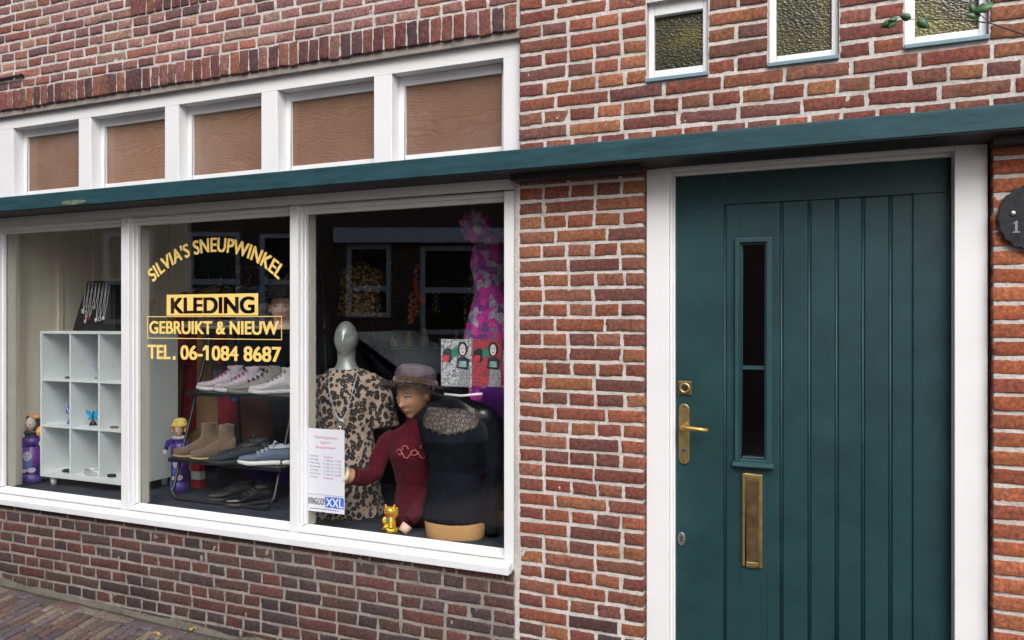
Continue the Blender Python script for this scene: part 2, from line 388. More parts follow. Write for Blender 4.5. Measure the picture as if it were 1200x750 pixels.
def mortar_boxes(x0, x1, z0, z1, holes=(), y0=.0036, y1=.12):
    mb = MB(); xs = sorted({x0, x1, *[min(max(h[0], x0), x1) for h in holes], *[min(max(h[1], x0), x1) for h in holes]})
    zs = sorted({z0, z1, *[min(max(h[2], z0), z1) for h in holes], *[min(max(h[3], z0), z1) for h in holes]})
    # front sheet, subdivided and slightly uneven
    for i in range(len(xs) - 1):
        for j in range(len(zs) - 1):
            cx, cz = (xs[i] + xs[i + 1]) / 2, (zs[j] + zs[j + 1]) / 2
            if any(h[0] < cx < h[1] and h[2] < cz < h[3] for h in holes): continue
            if xs[i + 1] - xs[i] < 1e-4 or zs[j + 1] - zs[j] < 1e-4: continue
            w, h_ = xs[i + 1] - xs[i], zs[j + 1] - zs[j]; nx = max(1, int(w / .012)); nz = max(1, int(h_ / .012)); k = len(mb.v)
            v = []
            for b in range(nz + 1):
                for a in range(nx + 1):
                    x = xs[i] + w * a / nx; z = zs[j] + h_ * b / nz
                    v.append((x, y0 + noise.noise(Vector((x * 45, z * 45, 1))) * .0022 + noise.noise(Vector((x * 6, z * 6, 3))) * .0006, z))
            f = [(b * (nx + 1) + a, b * (nx + 1) + a + 1, (b + 1) * (nx + 1) + a + 1, (b + 1) * (nx + 1) + a) for b in range(nz) for a in range(nx)]
            mb.add(v, f)
            mb.box(xs[i], xs[i + 1], y0 + .008, y1, zs[j], zs[j + 1])
    return mb

# ------------------------------------------------------------------ key measures of the facade
XL, XR = -7.6, 2.2
PIER0, PIER1 = PX(609), -.686                 # brick pier between shop window and door
STRIP = .478                                   # wall to the right of the door
BT, BB = 2.216, 2.138                          # beam
bld = empty('shop_building', (0, 0, 0))
tag(bld, 'old brick shop building with white framed display window and blue green door', 'building')

# upper right wall with three small windows
SW = []
for (pl, pr, pb) in ((757, 830.5, 98), (899.5, 984, 80), (1059.5, 1160, 59)):
    SW.append((PX(pl), PX(pr, 0), PZ(pl, pb), 2.98 if pl < 800 else 3.12))
SW[0] = (SW[0][0], SW[0][1], SW[0][2], PZ(757, 10, .04) + .01)
B = Bricks()
hol = [(a - .002, b + .002, c, d) for a, b, c, d in SW]
lay(B, PIER0, XR, BT - .03, 4.2, 2.281, 'upper', hol, 'SHSHRH', 0)
B.build('brick_wall', ['brick', 'mortar'], bld, mortar_boxes(PIER0 + .003, XR, BT - .05, 4.2, [(a + .004, b - .004, c + .004, d - .004) for a, b, c, d in hol], y1=.14))
# pier; its foot is darker brick
B = Bricks()
lay(B, PIER0, PIER1, -.1, BT - .07, 2.091, 'pier', (), 'SH', 0, palfn=lambda x, z: 'base' if z < .30 + random.uniform(-.1, .08) else 'pier')
B.build('brick_pier', ['brick', 'mortar'], bld, mortar_boxes(PX(603.5), PIER1 - .004, -.15, BT - .02))
# strip right of the door
B = Bricks()
lay(B, STRIP + .006, XR, -.1, BT - .07, 2.075, 'strip', (), 'SH', 1)
B.build('brick_wall', ['brick', 'mortar'], bld, mortar_boxes(STRIP + .009, XR, -.15, BT - .02))
# low wall under the shop window
B = Bricks()
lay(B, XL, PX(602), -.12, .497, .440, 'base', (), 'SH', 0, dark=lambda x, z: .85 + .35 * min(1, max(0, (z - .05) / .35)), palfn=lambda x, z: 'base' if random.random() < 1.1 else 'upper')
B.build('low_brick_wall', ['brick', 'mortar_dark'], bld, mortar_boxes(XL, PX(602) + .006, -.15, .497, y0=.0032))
# wall left of the shop window, upper left wall
UL0 = PX(-40)
B = Bricks()
lay(B, XL, UL0, .49, 2.75, .440, 'left', (), 'SH', 0)
B.build('brick_wall', ['brick', 'mortar'], bld, mortar_boxes(XL, UL0 - .004, .49, 2.76))
B = Bricks()
ROW2 = (PX(153), PX(420), 2.862 + .275, 2.862 + .385)
lay(B, XL, PIER0 - .012, 2.862, 4.2, 2.862, 'left', [ROW2], 'HSHRHS', 0, CP=.055)
x = ROW2[0]
while x < ROW2[1] - .03:
    w = .049 + random.uniform(-.003, .003); B.brick(x, x + w, ROW2[2] + .004, ROW2[3] - .004, y=-.004, col=colour('rowlock')); x += w + .0105
B.build('upper_brick_wall', ['brick', 'mortar'], bld, mortar_boxes(XL, PIER0 - .002, 2.856, 4.2, y1=.14))
# rowlock lintel over the top lights
B = Bricks(); x = XL
while x < PIER0 - .062:
    w = .048 + random.uniform(-.004, .004); t = random.uniform(-.05, .05)
    B.brick(x, x + w, 2.752 + random.uniform(-.004, .004), 2.856 + random.uniform(-.003, .004), y=-.003, col=colour('rowlock'), rough=1.3); x += w + .0108
B.build('brick_lintel', ['brick', 'mortar'], bld, mortar_boxes(XL, PIER0 - .002, 2.757, 2.862, y0=.004, y1=.11))
mb = MB(); mb.box(PX(-30), PIER0 - .001, .012, .038, 2.722, 2.756)
mb.build('cement_fillet', 'mortar_dark', bld)
# cement fillet at the foot of the wall
mb = MB(); n = 120; v = []
for i in range(n + 1):
    x = XL + (PIER1 - XL) * i / n; g = -.02 - .028 * (x + 2.69); k = noise.noise(Vector((x * 6, 0, 0)))
    k2 = noise.noise(Vector((x * 31, 4, 0))); v += [(x, .004, g + .012 + .024 * k + .012 * k2), (x, -.010 + .008 * k, g + .006 + .012 * k + .008 * k2), (x, -.026 - .016 * k - .010 * k2, g - .012)]
mb.add(v, [(i * 3 + j, i * 3 + j + 1, (i + 1) * 3 + j + 1, (i + 1) * 3 + j) for i in range(n) for j in range(2)], smooth=True)
mb.build('cement_skirting', mortar_material('damp_mortar', (.13, .12, .10), (.05, .05, .035)), bld)
# fillet between window frame and pier
mb = MB(); n = 60; v = []
for i in range(n + 1):
    z = .47 + 1.65 * i / n; k = noise.noise(Vector((0, 0, z * 14))); w = noise.noise(Vector((3, 0, z * 5)))
    x1 = PIER0 + .004 + .005 * k + (.02 * max(0, (.75 - z) / .3) if z < .75 else 0)
    v += [(PX(602.2) - .003, .008, z), ((PX(602.2) + x1) / 2, -.001 + .002 * w, z), (x1, .005, z)]
mb.add(v, [(i * 3 + j, i * 3 + j + 1, (i + 1) * 3 + j + 1, (i + 1) * 3 + j) for i in range(n) for j in range(2)], smooth=True)
mb.build('mortar_fillet', 'mortar', bld)

# the blue-green beam over window and door
mb = MB(); mb.prism([(-.15, BB), (-.15, BT - .004), (-.145, BT), (.01, BT + .012), (.01, BB + .004), (-.02, BB + .004), (-.02, BB)], XL, 1.05)
beam = mb.build('lintel_beam', 'band', bld, bevel=.003)
mb = MB(); mb.box(XL, 1.05, -.145, .03, BB - .004, BB - .0005)
mb.box(PIER0 - .01, PIER1, -.075, .003, BB - .030, BB - .0045)  # black strip covering the dark top bricks of the pier
mb.box(STRIP - .004, 1.05, -.075, .003, BB - .030, BB - .0045)  # black strip put in place of the shade under the beam
mb.build('underboard_and_shade', 'black', beam)
# chipped, mossy spot on the beam
mb = MB(); cx, cz = P(87, 237, -.15); pts = []
for i in range(22):
    a = 2 * PI * i / 22; pts.append((cx + math.cos(a) * .095 * (1 + .5 * noise.noise(Vector((i, 0, 0)))), cz + math.sin(a) * .012 * (1 + .8 * noise.noise(Vector((i * 1.7, 5, 0))))))
mb.plate(pts, -.153, -.149)
mb.build('chipped_paint_spot', mat('lichen', (.10, .13, .085), .9, var=.6, vs_=60), beam)

# ------------------------------------------------------------------ top lights: one white frame, five plywood panels
FY = .04
tl = MB(); TB, TT = 2.20, 2.735
edges = [(PX(-22, FY), PX(-22, FY))]
rec = []
for a, b in ((15.4, 92), (106.5, 193), (209, 306), (325, 438), (459, 589.6)): rec.append((PX(a, FY), PX(b, FY)))
ROT, ROB = 2.657, 2.262
x = PX(-8, FY)
segs = []
for (a, b) in rec: segs.append((x, a)); x = b
segs.append((x, PIER0 - .002))
for a, b in segs: tl.box(a, b, FY, FY + .10, TB, ROT)
tl.box(PX(-8, FY), PIER0 - .002, FY, FY + .10, ROT, TT)
tl.box(PX(-8, FY), PIER0 - .002, FY, FY + .10, TB - .03, TB)
top_light = tl.build('top_light_window', 'white', bld, bevel=.003)
for i, (a, b) in enumerate(rec):
    s = MB(); w = .032; y0, y1 = FY + .062, FY + .098
    s.box(a, a + w, y0, y1, TB + .001, ROT); s.box(b - w, b, y0, y1, TB + .001, ROT); s.box(a + w, b - w, y0, y1, ROT - .042, ROT); s.box(a + w, b - w, y0, y1, TB + .001, ROB + .034)
    s.build('casement_frame', 'white', top_light, bevel=.002)
    s = MB(); s.box(a + w - .002, b - w + .002, y0 + .014, y0 + .024, ROB + .03, ROT - .04)
    s.build('plywood_panel', 'ply', top_light)

# ------------------------------------------------------------------ the shop window
WF = .01; GY = .078
fx = [(PX(-16, WF), PX(-7, WF)), (PX(141.7, WF), PX(150.8, WF)), (PX(339.5, WF), PX(349, WF)), (PX(590.5, WF), PX(602, WF))]
FT, FB = 2.134, .532; HB = 2.085
sw = MB()
for a, b in fx: sw.box(a, b, WF, .13, FB, HB)
sw.box(fx[0][0], fx[-1][1], WF, .13, HB, FT)
sw.box(fx[0][0], fx[-1][1], WF, .13, .49, FB)
shop_window = sw.build('shop_window', 'white', bld, bevel=.003)
mb = MB(); mb.prism([(-.04, .482), (-.04, .514), (-.036, .517), (WF - .001, .5285), (WF - .001, .482)], fx[0][0], fx[-1][1] - .004)
mb.build('window_sill', 'white_sill', shop_window, bevel=.003)
panes = []
for i in range(3):
    a, b = fx[i][1], fx[i + 1][0]; s = MB(); w = .014
    # stepped bead round the pane
    s.box(a, a + w * .5, WF + .025, GY - .004, FB + .028, HB - .0395); s.box(a, a + w, WF + .045, GY - .004, FB + .028, HB - .0395)
    s.box(b - w * .5, b, WF + .025, GY - .004, FB + .028, HB - .0395); s.box(b - w, b, WF + .045, GY - .004, FB + .028, HB - .0395)
    s.box(a, b, WF + .047, GY - .004, HB - .039, HB); s.box(a, b, WF + .028, WF + .046, HB - .018, HB)
    s.prism([(WF + .004, FB), (WF + .004, FB + .006), (GY - .006, FB + .027), (GY - .004, FB)], a, b)
    s.build('glazing_bead', 'white', shop_window, bevel=.0015)
    s = MB(); s.box(a + .002, b - .002, WF - .0008, WF + .003, FB - .0012, FB + .0014); s.build('groove_line', 'mortar_dark', shop_window)  # dark strip standing in for the shaded groove under the bead
    for xa_ in (a + .001, b - .014): s = MB(); s.box(xa_, xa_ + .013, GY + .008, .128, FB + .018, HB - .03); s.build('inner_bead', 'beige', shop_window)
    s = MB(); s.box(a + .003, b - .003, GY, GY + .005, FB + .005, HB - .01)
    panes.append(s.build('glass_pane', 'glass', shop_window))
# lettering on the middle pane
LY = GY - .0015
def circ(p, q, r):
    ax, ay = p; bx, by = q; cx, cy = r; d = 2 * (ax * (by - cy) + bx * (cy - ay) + cx * (ay - by))
    ux = ((ax**2 + ay**2) * (by - cy) + (bx**2 + by**2) * (cy - ay) + (cx**2 + cy**2) * (ay - by)) / d
    uy = ((ax**2 + ay**2) * (cx - bx) + (bx**2 + by**2) * (ax - cx) + (cx**2 + cy**2) * (bx - ax)) / d
    return ux, uy, math.hypot(ax - ux, ay - uy)
p0, p1, p2 = P(180, 330.5, LY), P(252, 295, LY), P(326, 327.5, LY)
ux, uy, rr = circ(p0, p1, p2)
a0 = math.atan2(p0[0] - ux, p0[1] - uy); a1 = math.atan2(p2[0] - ux, p2[1] - uy)
hgt = PZ(252, 278, LY) - PZ(252, 295, LY)
mb = MB()
arcL = rr * (a1 - a0)
def arc(u, w): a = a0 + (a1 - a0) * u / arcL; return (ux + (rr + w) * math.sin(a), uy + (rr + w) * math.cos(a))
add_text(mb, "SILVIA'S SNEUPWINKEL", 0, arcL, 0, hgt, LY, .075, warp=arc, spacing=1.04)
z0, z1 = PZ(250, 422, LY), PZ(250, 405.5, LY)
add_text(mb, 'TEL', PX(173.5, LY), PX(199.5, LY), z0, z1, LY, .085); xd = PX(202.5, LY); mb.plate([(xd, z0 - .004), (xd + .020, z0 - .004), (xd + .020, z0 + .016), (xd, z0 + .016)], LY - .0003, LY)
def rawx(t):
    cu = text_curve(t); o = bpy.data.objects.new('m', cu); COL.objects.link(o); bpy.context.view_layer.update()
    w = [c[0] for c in o.bound_box]; w = (min(w), max(w)); bpy.data.objects.remove(o); return w
x0, x1 = PX(212, LY), PX(329, LY); add_text(mb, '06-1084 8687', x0, x1, z0, z1, LY, .085)
fa, fb_ = rawx('06-1084 8687'); _, e1 = rawx('06-1'); xe = x0 + (x1 - x0) * (e1 - fa) / (fb_ - fa); hh = z1 - z0
mb.plate([(xe - .010, z1 + .004), (xe - .018, z1 + .004), (xe - .036, z1 - hh * .20), (xe - .036, z1 - hh * .36), (xe - .012, z1 - hh * .26)], LY - .0009, LY - .0007)
x0, x1 = PX(175.5, LY), PX(326, LY); z0, z1 = PZ(250, 391.5, LY), PZ(250, 376.5, LY)
add_text(mb, 'GEBRUIKT & NIEUW', x0, x1, z0, z1, LY, .085)
x0, x1 = PX(172.6, LY), PX(330.4, LY); z0, z1 = PZ(250, 397.5, LY), PZ(250, 370.5, LY); t = .004
mb.plate([(x0, z0), (x1, z0), (x1, z0 + t), (x0, z0 + t)], LY, LY + .0004); mb.plate([(x0, z1 - t), (x1, z1 - t), (x1, z1), (x0, z1)], LY, LY + .0004)
mb.plate([(x0, z0 + t), (x0 + t, z0 + t), (x0 + t, z1 - t), (x0, z1 - t)], LY, LY + .0004); mb.plate([(x1 - t, z0 + t), (x1, z0 + t), (x1, z1 - t), (x1 - t, z1 - t)], LY, LY + .0004)
mb.build('window_lettering', 'gold_letters', shop_window)
# KLEDING: letters cut out of a yellow bar
bx0, bx1 = PX(195.3, LY), PX(302.5, LY); bz0, bz1 = PZ(250, 369.7, LY), PZ(250, 344.5, LY)
lx0, lx1 = PX(201, LY), PX(297.5, LY); lz0, lz1 = PZ(250, 367.0, LY), PZ(250, 348.6, LY)
v, f = text_data('KLEDING', 0, 1.0)
cut = []
for dx, dz_ in ((-.006, .0025), (0, 0), (.006, .0025), (-.006, -.0025), (.006, -.0025)):
    me = bpy.data.meshes.new('cut'); me.from_pydata([(lx0 + u * (lx1 - lx0) + dx, LY - .004, lz0 + w * (lz1 - lz0) + dz_) for u, w in v], [], f)
    bm = bmesh.new(); bm.from_mesh(me); bmesh.ops.remove_doubles(bm, verts=bm.verts, dist=1e-5)
    r_ = bmesh.ops.extrude_face_region(bm, geom=bm.faces[:]); bmesh.ops.translate(bm, verts=[g for g in r_['geom'] if isinstance(g, bmesh.types.BMVert)], vec=(0, .008, 0))
    bmesh.ops.recalc_face_normals(bm, faces=bm.faces); bm.to_mesh(me); bm.free(); cut.append(bpy.data.objects.new('cut', me)); COL.objects.link(cut[-1])
mb = MB(); mb.box(bx0, bx1, LY - .0004, LY + .0004, bz0, bz1); bar = mb.build('window_lettering', 'gold_letters', None)
for c in cut: d = bar.modifiers.new('cut', 'BOOLEAN'); d.operation = 'DIFFERENCE'; d.solver = 'EXACT'; d.object = c
bpy.context.view_layer.update()
me = bpy.data.meshes.new_from_object(bar.evaluated_get(bpy.context.evaluated_depsgraph_get()))
bar.modifiers.clear(); bar.data = me; bar.parent = shop_window
for c in cut: bpy.data.objects.remove(c)

# ------------------------------------------------------------------ door frame and door
DY = .035
dl, dr = PIER1 + .003, STRIP - .003
il, ir = PX(784, DY), PX(1118.5, DY)
DT = BB - .005; DH = PZ(796, 207.5, .10)
mb = MB()
mb.box(dl, il, DY, .17, -.06, DT); mb.box(ir, dr, DY, .17, -.06, DT); 
HH = DH + .012
mb.box(il, ir, DY, .17, HH, DT)
frame = mb.build('door_frame', 'white', bld, bevel=.003)
ly = .095; la, lb = PX(792, ly), PX(1114.7, ly)
mb = MB(); mb.box(il, la, ly - .018, .165, -.06, DH); mb.box(lb, ir, ly - .018, .165, -.06, DH); mb.box(il, ir, ly - .018, .165, DH, HH); mb.box(il, la - .006, ly - .034, ly - .02, -.06, HH)
mb.build('door_stop', 'white', frame, bevel=.002)
mb = MB(); mb.box(dl, dr, -.02, .2, -.09, -.02); mb.build('door_step', 'slate', bld, bevel=.006)
door = empty('door', (0, 0, 0), parent=bld)
tag(door, 'blue green planked door with brass fittings and narrow glazed slot')
# stiles, top rail and planks with grooves
s0 = PX(846.5, ly); s1 = PX(1071, ly); r0 = PZ(846, 240, ly)
mb = MB(); mb.box(la, lb, ly + .012, ly + .05, -.02, DH)
slot = (PX(861.5, ly), PX(904.5, ly), PZ(880, 543, ly), PZ(880, 279, ly))
gx = [PX(p, ly) for p in (849, 915.5, 948, 980, 1011, 1043, 1069)]
leaf = MB()
# backing with the glazed slot left open
sx0, sx1, sz0, sz1 = slot[0] + .016, slot[1] - .016, slot[2] + .016, slot[3] - .016
leaf.box(la, sx0, ly + .006, ly + .045, -.02, DH); leaf.box(sx1, lb, ly + .006, ly + .045, -.02, DH)
leaf.box(sx0, sx1, ly + .006, ly + .045, -.02, sz0); leaf.box(sx0, sx1, ly + .006, ly + .045, sz1, DH)
leaf.box(la, gx[0] - .004, ly - .002, ly + .0055, -.02, DH)              # hanging stile
leaf.box(gx[0] - .004, lb, ly - .002, ly + .0055, r0, DH)                # top rail
leaf.box(gx[-1] + .003, lb, ly - .002, ly + .0055, -.02, r0 - .001)
def plank(a, b, z0, z1, hole=None):
    g = .0075
    if hole:
        leaf.box(a + g, sx0, ly, ly + .0055, z0, z1); leaf.box(sx1, b - g, ly, ly + .0055, z0, z1)
        leaf.box(sx0, sx1, ly, ly + .0055, z0, sz0); leaf.box(sx0, sx1, ly, ly + .0055, sz1, z1)
    else: leaf.box(a + g, b - g, ly, ly + .0055, z0, z1)
for i in range(len(gx) - 1): plank(gx[i], gx[i + 1], -.02, r0 - .003, i == 0)
leaf.build('door_leaf', 'door', door, bevel=.0018)
# raised half-round bead in every groove
mb = MB()
for g in gx[:-1]: mb.tube([(g, ly + .0058, -.02), (g, ly + .0058, r0 - .003)], .0042, 8)
mb.build('groove_bead', 'door', door)
# moulding round the slot
mb = MB(); a, b, c, d = slot; w = .017
mb.box(a, a + w, ly - .014, ly + .02, c, d); mb.box(b - w, b, ly - .014, ly + .02, c, d); mb.box(a + w, b - w, ly - .014, ly + .02, d - w, d); mb.box(a + w, b - w, ly - .014, ly + .02, c, c + w)
k = .008
mb.box(a + w, a + w + k, ly - .002, ly + .02, c + w, d - w); mb.box(b - w - k, b - w, ly - .002, ly + .02, c + w, d - w); mb.box(a + w + k, b - w - k, ly - .002, ly + .02, d - w - k, d - w); mb.box(a + w + k, b - w - k, ly - .002, ly + .02, c + w, c + w + k)
mb.prism([(ly - .026, c - .012), (ly - .026, c - .004), (ly - .013, c + .006), (ly, c + .006), (ly, c - .012)], a - .008, b + .008)
mold = mb.build('slot_moulding', 'door_trim', door, bevel=.002)
mb = MB(); mb.box(a + w, b - w, ly + .022, ly + .027, c + w, d - w); mb.build('glass_slot', glass('dark_glass', (.35, .37, .36), .10), door)
mb = MB(); zb = PZ(883, 431, ly); mb.box(a + w, b - w, ly + .008, ly + .020, zb - .007, zb + .007); mb.build('glazing_bar', 'door_trim', door)
# fittings
def dp(px, py): return P(px, py, ly)
c = dp(803, 454.5); mb = MB(); mb.box(c[0] - .0265, c[0] + .0265, ly - .008, ly - .002, c[1] - .028, c[1] + .028)
rim = mb.build('lock_rosette', 'brass_dark', door, bevel=.003)
mb = MB(); mb.tube([(c[0] + math.cos(i * PI / 12) * .017, ly - .011, c[1] + math.sin(i * PI / 12) * .017) for i in range(24)], .005, 8, closed=True); mb.build('lock_ring', 'brass', rim)
mb = MB(); mb.tube([(c[0], ly - .009, c[1]), (c[0], ly - .0085, c[1])], .013, 20); mb.tube([(c[0], ly - .013, c[1] - .004), (c[0], ly - .0125, c[1] - .004)], .0035, 10); mb.build('lock_cylinder', 'black', rim)
ht, hb_ = dp(802, 473), dp(802, 543.5); w = .0205; cx = (ht[0] + hb_[0]) / 2
pts = [(cx + w * math.cos(a), ht[1] - w + w * math.sin(a)) for a in [PI * i / 10 for i in range(11)]] + [(cx + w * math.cos(a), hb_[1] + w + w * math.sin(a)) for a in [PI + PI * i / 10 for i in range(11)]]
mb = MB(); mb.plate(pts, ly - .009, ly - .002); bp = mb.build('handle_plate', 'brass', door, bevel=.002)
hz = dp(806, 499)[1]; hx = cx + .002
mb = MB(); mb.tube([(hx, ly - .009, hz), (hx, ly - .03, hz), (hx, ly - .052, hz), (hx + .006, ly - .062, hz), (hx + .02, ly - .064, hz - .001), (hx + .06, ly - .063, hz - .003), (hx + .098, ly - .060, hz - .006)], [.012, .0095, .0095, .010, .0095, .0088, .0085], 14)
mb.build('door_handle', mat('polished_brass', (.60, .36, .10), .28, .8, var=.15), bp)
kz = dp(802, 527)[1]; mb = MB(); mb.tube([(cx, ly - .0115, kz + .004), (cx, ly - .0095, kz + .004)], .0085, 16); mb.box(cx - .0045, cx + .0045, ly - .0115, ly - .0095, kz - .016, kz + .002); mb.build('key_cylinder', 'steel', bp)
for zz in (ht[1] - .012, hb_[1] + .012): mb = MB(); mb.tube([(cx, ly - .0105, zz), (cx, ly - .0095, zz)], .004, 10); mb.build('screw', 'brass_dark', bp)
c = dp(799, 631); mb = MB(); pts = [(c[0] + .015 * math.cos(2 * PI * i / 24), c[1] + .0265 * math.sin(2 * PI * i / 24)) for i in range(24)]
mb.plate(pts, ly - .008, ly - .002); e = mb.build('lock_escutcheon', 'steel', door, bevel=.002)
mb = MB(); mb.box(c[0] - .002, c[0] + .002, ly - .0095, ly - .0082, c[1] - .010, c[1] + .004); mb.tube([(c[0], ly - .0095, c[1] + .006), (c[0], ly - .0083, c[1] + .006)], .004, 10); mb.build('keyhole', 'black', e)
a, d = dp(870, 554.5); b, c = dp(893.5, 665)
mb = MB(); f = .013; y0, y1 = ly - .010, ly - .001
mb.box(a, a + f, y0, y1, c, d); mb.box(b - f, b, y0, y1, c, d); mb.box(a + f, b - f, y0, y1, d - f * 1.4, d); mb.box(a + f, b - f, y0, y1, c, c + f * 1.4)
lp = mb.build('letter_plate', 'brass', door, bevel=.0025)
mb = MB(); mb.box(a + f + .001, b - f - .001, y0 + .003, y1, c + f * 1.4 + .001, d - f * 1.4 - .001); mb.build('letter_flap', 'brass_dark', lp, bevel=.002)

# ------------------------------------------------------------------ three small windows with hammered amber glass
for (a, b, c, d), (gl, gr, fb, gb) in zip(SW, ((767.6, 824.5, 95, 85), (910, 974.5, 78, 68), (1071.5, 1146, 58, 45.5))):
    y = .028; s = MB(); z0 = c + .021; g0, g1 = PX(gl, y + .02), PX(gr, y + .02); gz = PZ(gl, gb, y + .02)
    top = d - .05
    s.box(a + .003, g0, y, y + .07, z0, d - .003); s.box(g1, b - .003, y, y + .07, z0, d - .003); s.box(g0, g1, y, y + .07, z0, gz); s.box(g0, g1, y, y + .07, top, d - .003)
    w_ = s.build('small_window', 'white', bld, bevel=.003)
    s = MB(); s.prism([(-.012, c + .002), (-.012, c + .016), (y - .001, c + .024), (y - .001, c + .002)], a + .001, b - .001); s.build('window_sill', mat('blue_grey_paint', (.13, .22, .27), .5), w_, bevel=.002)
    s = MB(); s.box(g0 - .004, g1 + .004, y + .022, y + .030, gz - .004, top + .004); s.build('hammered_glass', 'amber', w_)
    s = MB(); s.box(a - .01, b + .01, .099, .104, c, d + .02); s.build('window_backing', 'room_dark', w_)
# open joint above the leftmost small window: soldier shadow gap is left by the wall itself

# ------------------------------------------------------------------ setting: ground
g = MB(); g.add([(-300, -300, -.35), (300, -300, -.35), (300, 300, -.35), (-300, 300, -.35)], [(0, 1, 2, 3)])
o = g.build('ground', mat('ground', (.09, .085, .08), .9)); tag(o, kind='structure')
def gz_(x): return -.02 - .028 * (x + 2.69)
v = []; NX = 60
for i in range(NX + 1):
    x = -16 + 24 * i / NX; v += [(x, .1, gz_(max(-9, min(x, 2))) - .011), (x, -1.9, gz_(max(-9, min(x, 2))) - .011)]
g = MB(); g.add(v, [(2 * i, 2 * i + 2, 2 * i + 3, 2 * i + 1) for i in range(NX)])
o = g.build('paver_bed', 'bed'); tag(o, kind='structure')
B = Bricks(); random.seed(3)
# long clinker bricks on edge, laid square to the wall with a slight slant
x = -7.2; sl_ = -.26
while x < -1.2:
    w = .046 + random.uniform(-.003, .003); y = -1.85 + random.choice((0, .105)) + random.uniform(-.02, .02)
    while y < -.16:
        L = .2 + random.uniform(-.008, .008); yt = min(y + L, -.125)
        sub = Bricks(); k = len(B.v)
        B.brick(x, x + w, y, yt, y=0, back=.03, col=colour('paver'), tilt=0, rough=.8, top=True)
        dz = random.uniform(-.003, .003)
        for i in range(k, len(B.v)):
            p = B.v[i]; px_ = p[0] + sl_ * (p[1]); B.v[i] = (px_, p[1], p[2] + gz_(px_) + dz)
        y = yt + .009
    x += w + .009
# one course laid along the wall
x = -7.2
while x < -1.2:
    w = .19 + random.uniform(-.02, .01); k = len(B.v)
    B.brick(x, x + w, -.118, -.055, y=0, back=.03, col=colour('paver'), rough=1.2, top=True)
    for i in range(k, len(B.v)): p = B.v[i]; B.v[i] = (p[0], p[1], p[2] + gz_(p[0]) - .004)
    x += w + .008
o = B.build('pavement', ['paver', 'bed'], None); tag(o, kind='structure')
g = MB(); g.box(-16, 8, -2.02, -1.9, -.3, .03); o = g.build('kerb', 'slate', bevel=.01); tag(o, kind='structure')
def paving():
    m = bpy.data.materials.new('road_clinker'); nt, b = nodes(m); b.inputs['Roughness'].default_value = .85
    br = N(nt, 'ShaderNodeTexBrick', Scale=1.0); br.inputs['Brick Width'].default_value = .21; br.inputs['Row Height'].default_value = .1
    br.inputs['Mortar Size'].default_value = .006; br.inputs['Color1'].default_value = (.17, .125, .11, 1); br.inputs['Color2'].default_value = (.15, .135, .125, 1); br.inputs['Mortar'].default_value = (.05, .045, .04, 1)
    nt.links.new(coords(nt), br.inputs['Vector']); nt.links.new(br.outputs[0], b.inputs['Base Color']); return m
g = MB(); g.add([(-40, -2.02, -.08), (40, -2.02, -.08), (40, -14, -.08), (-40, -14, -.08)], [(0, 1, 2, 3)]); o = g.build('road', paving()); tag(o, kind='structure')
# few bits of litter on the paving: yellow leaves
random.seed(11)
for i, (px_, py_) in enumerate(((184, 741), (226, 735), (20, 682))):
    a = math.atan((px_ - 600) / FPX); dep = (CAMZ - .0) * FPX / (py_ - 375); rt = dep * (px_ - 600) / FPX
    X = rt * math.cos(TH) - dep * math.sin(TH); Y = rt * math.sin(TH) + dep * math.cos(TH) - CAMY
    s = MB(); n = 8; v = [(0, 0, .006)]
    for k in range(n): aa = 2 * PI * k / n; r = .015 * (1 + .4 * math.cos(2 * aa)); v.append((r * math.cos(aa), r * .7 * math.sin(aa), .002 + .006 * math.sin(3 * aa)))
    s.add(v, [(0, 1 + k, 1 + (k + 1) % n) for k in range(n)]); s.add([(p[0], p[1], p[2] - .0012) for p in v], [(0, 1 + (k + 1) % n, 1 + k) for k in range(n)])
    s.build('fallen_leaf', M.get('yleaf') or M.setdefault('yleaf', mat('yellow_leaf', (.36, .24, .04), .6)), loc=(X, Y, gz_(X) + .004), rot=(.1, .1, i * 1.3))
LEAVES = [q for q in bpy.data.objects if q.name.startswith('fallen_leaf')]
for q, l in zip(LEAVES, ('yellow fallen leaf lying close to the wall on the pavers', 'small yellow leaf furthest right on the brick pavement', 'yellow fallen leaf at the far left end of the pavement')): tag(q, l, 'leaf', 'fallen leaves on the pavement')

# ------------------------------------------------------------------ the shop room behind the glass (part of the building)
CZ = .52
X0, X1 = -5.6, -1.15
room = empty('shop_interior', (0, 0, 0), parent=bld)
g = MB(); g.box(X0, X1, .131, 1.15, CZ - .05, CZ); g.box(X0, X1, .131, .16, .1, CZ - .05); g.box(X0, X1, 1.12, 1.15, .1, CZ - .05)
g.build('display_floor', 'carpet', room)
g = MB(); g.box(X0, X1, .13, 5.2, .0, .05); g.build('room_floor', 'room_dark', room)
g = MB(); g.box(X0 - .1, X0, .13, 5.2, .05, 2.72); g.box(X1, X1 + .1, .13, 5.2, .05, 2.72); g.box(X0, X1, 5.2, 5.3, .05, 2.72); g.box(-2.7, -2.62, 2.6, 5.2, .05, 2.7)
g.build('room_wall', 'room', room)
g = MB(); g.box(X0 - .1, X1 + .1, .142, 5.3, 2.72, 2.82); g.build('room_ceiling', 'room', room)
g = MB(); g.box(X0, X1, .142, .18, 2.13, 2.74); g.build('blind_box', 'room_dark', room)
# cream side wall and back panels of the display bay
g = MB(); sx = -4.66
g.box(sx - .04, sx, .131, 1.0, CZ, 2.7); g.box(sx, -4.02, .97, 1.0, CZ, 2.7)
for y in (.24, .50, .76): g.box(sx, sx + .012, y, y + .035, CZ, 2.7)
for x in (-4.45, -4.2): g.box(x, x + .012, .955, .969, CZ, 2.7)
g.build('panelled_partition', 'cream', room, bevel=.002)
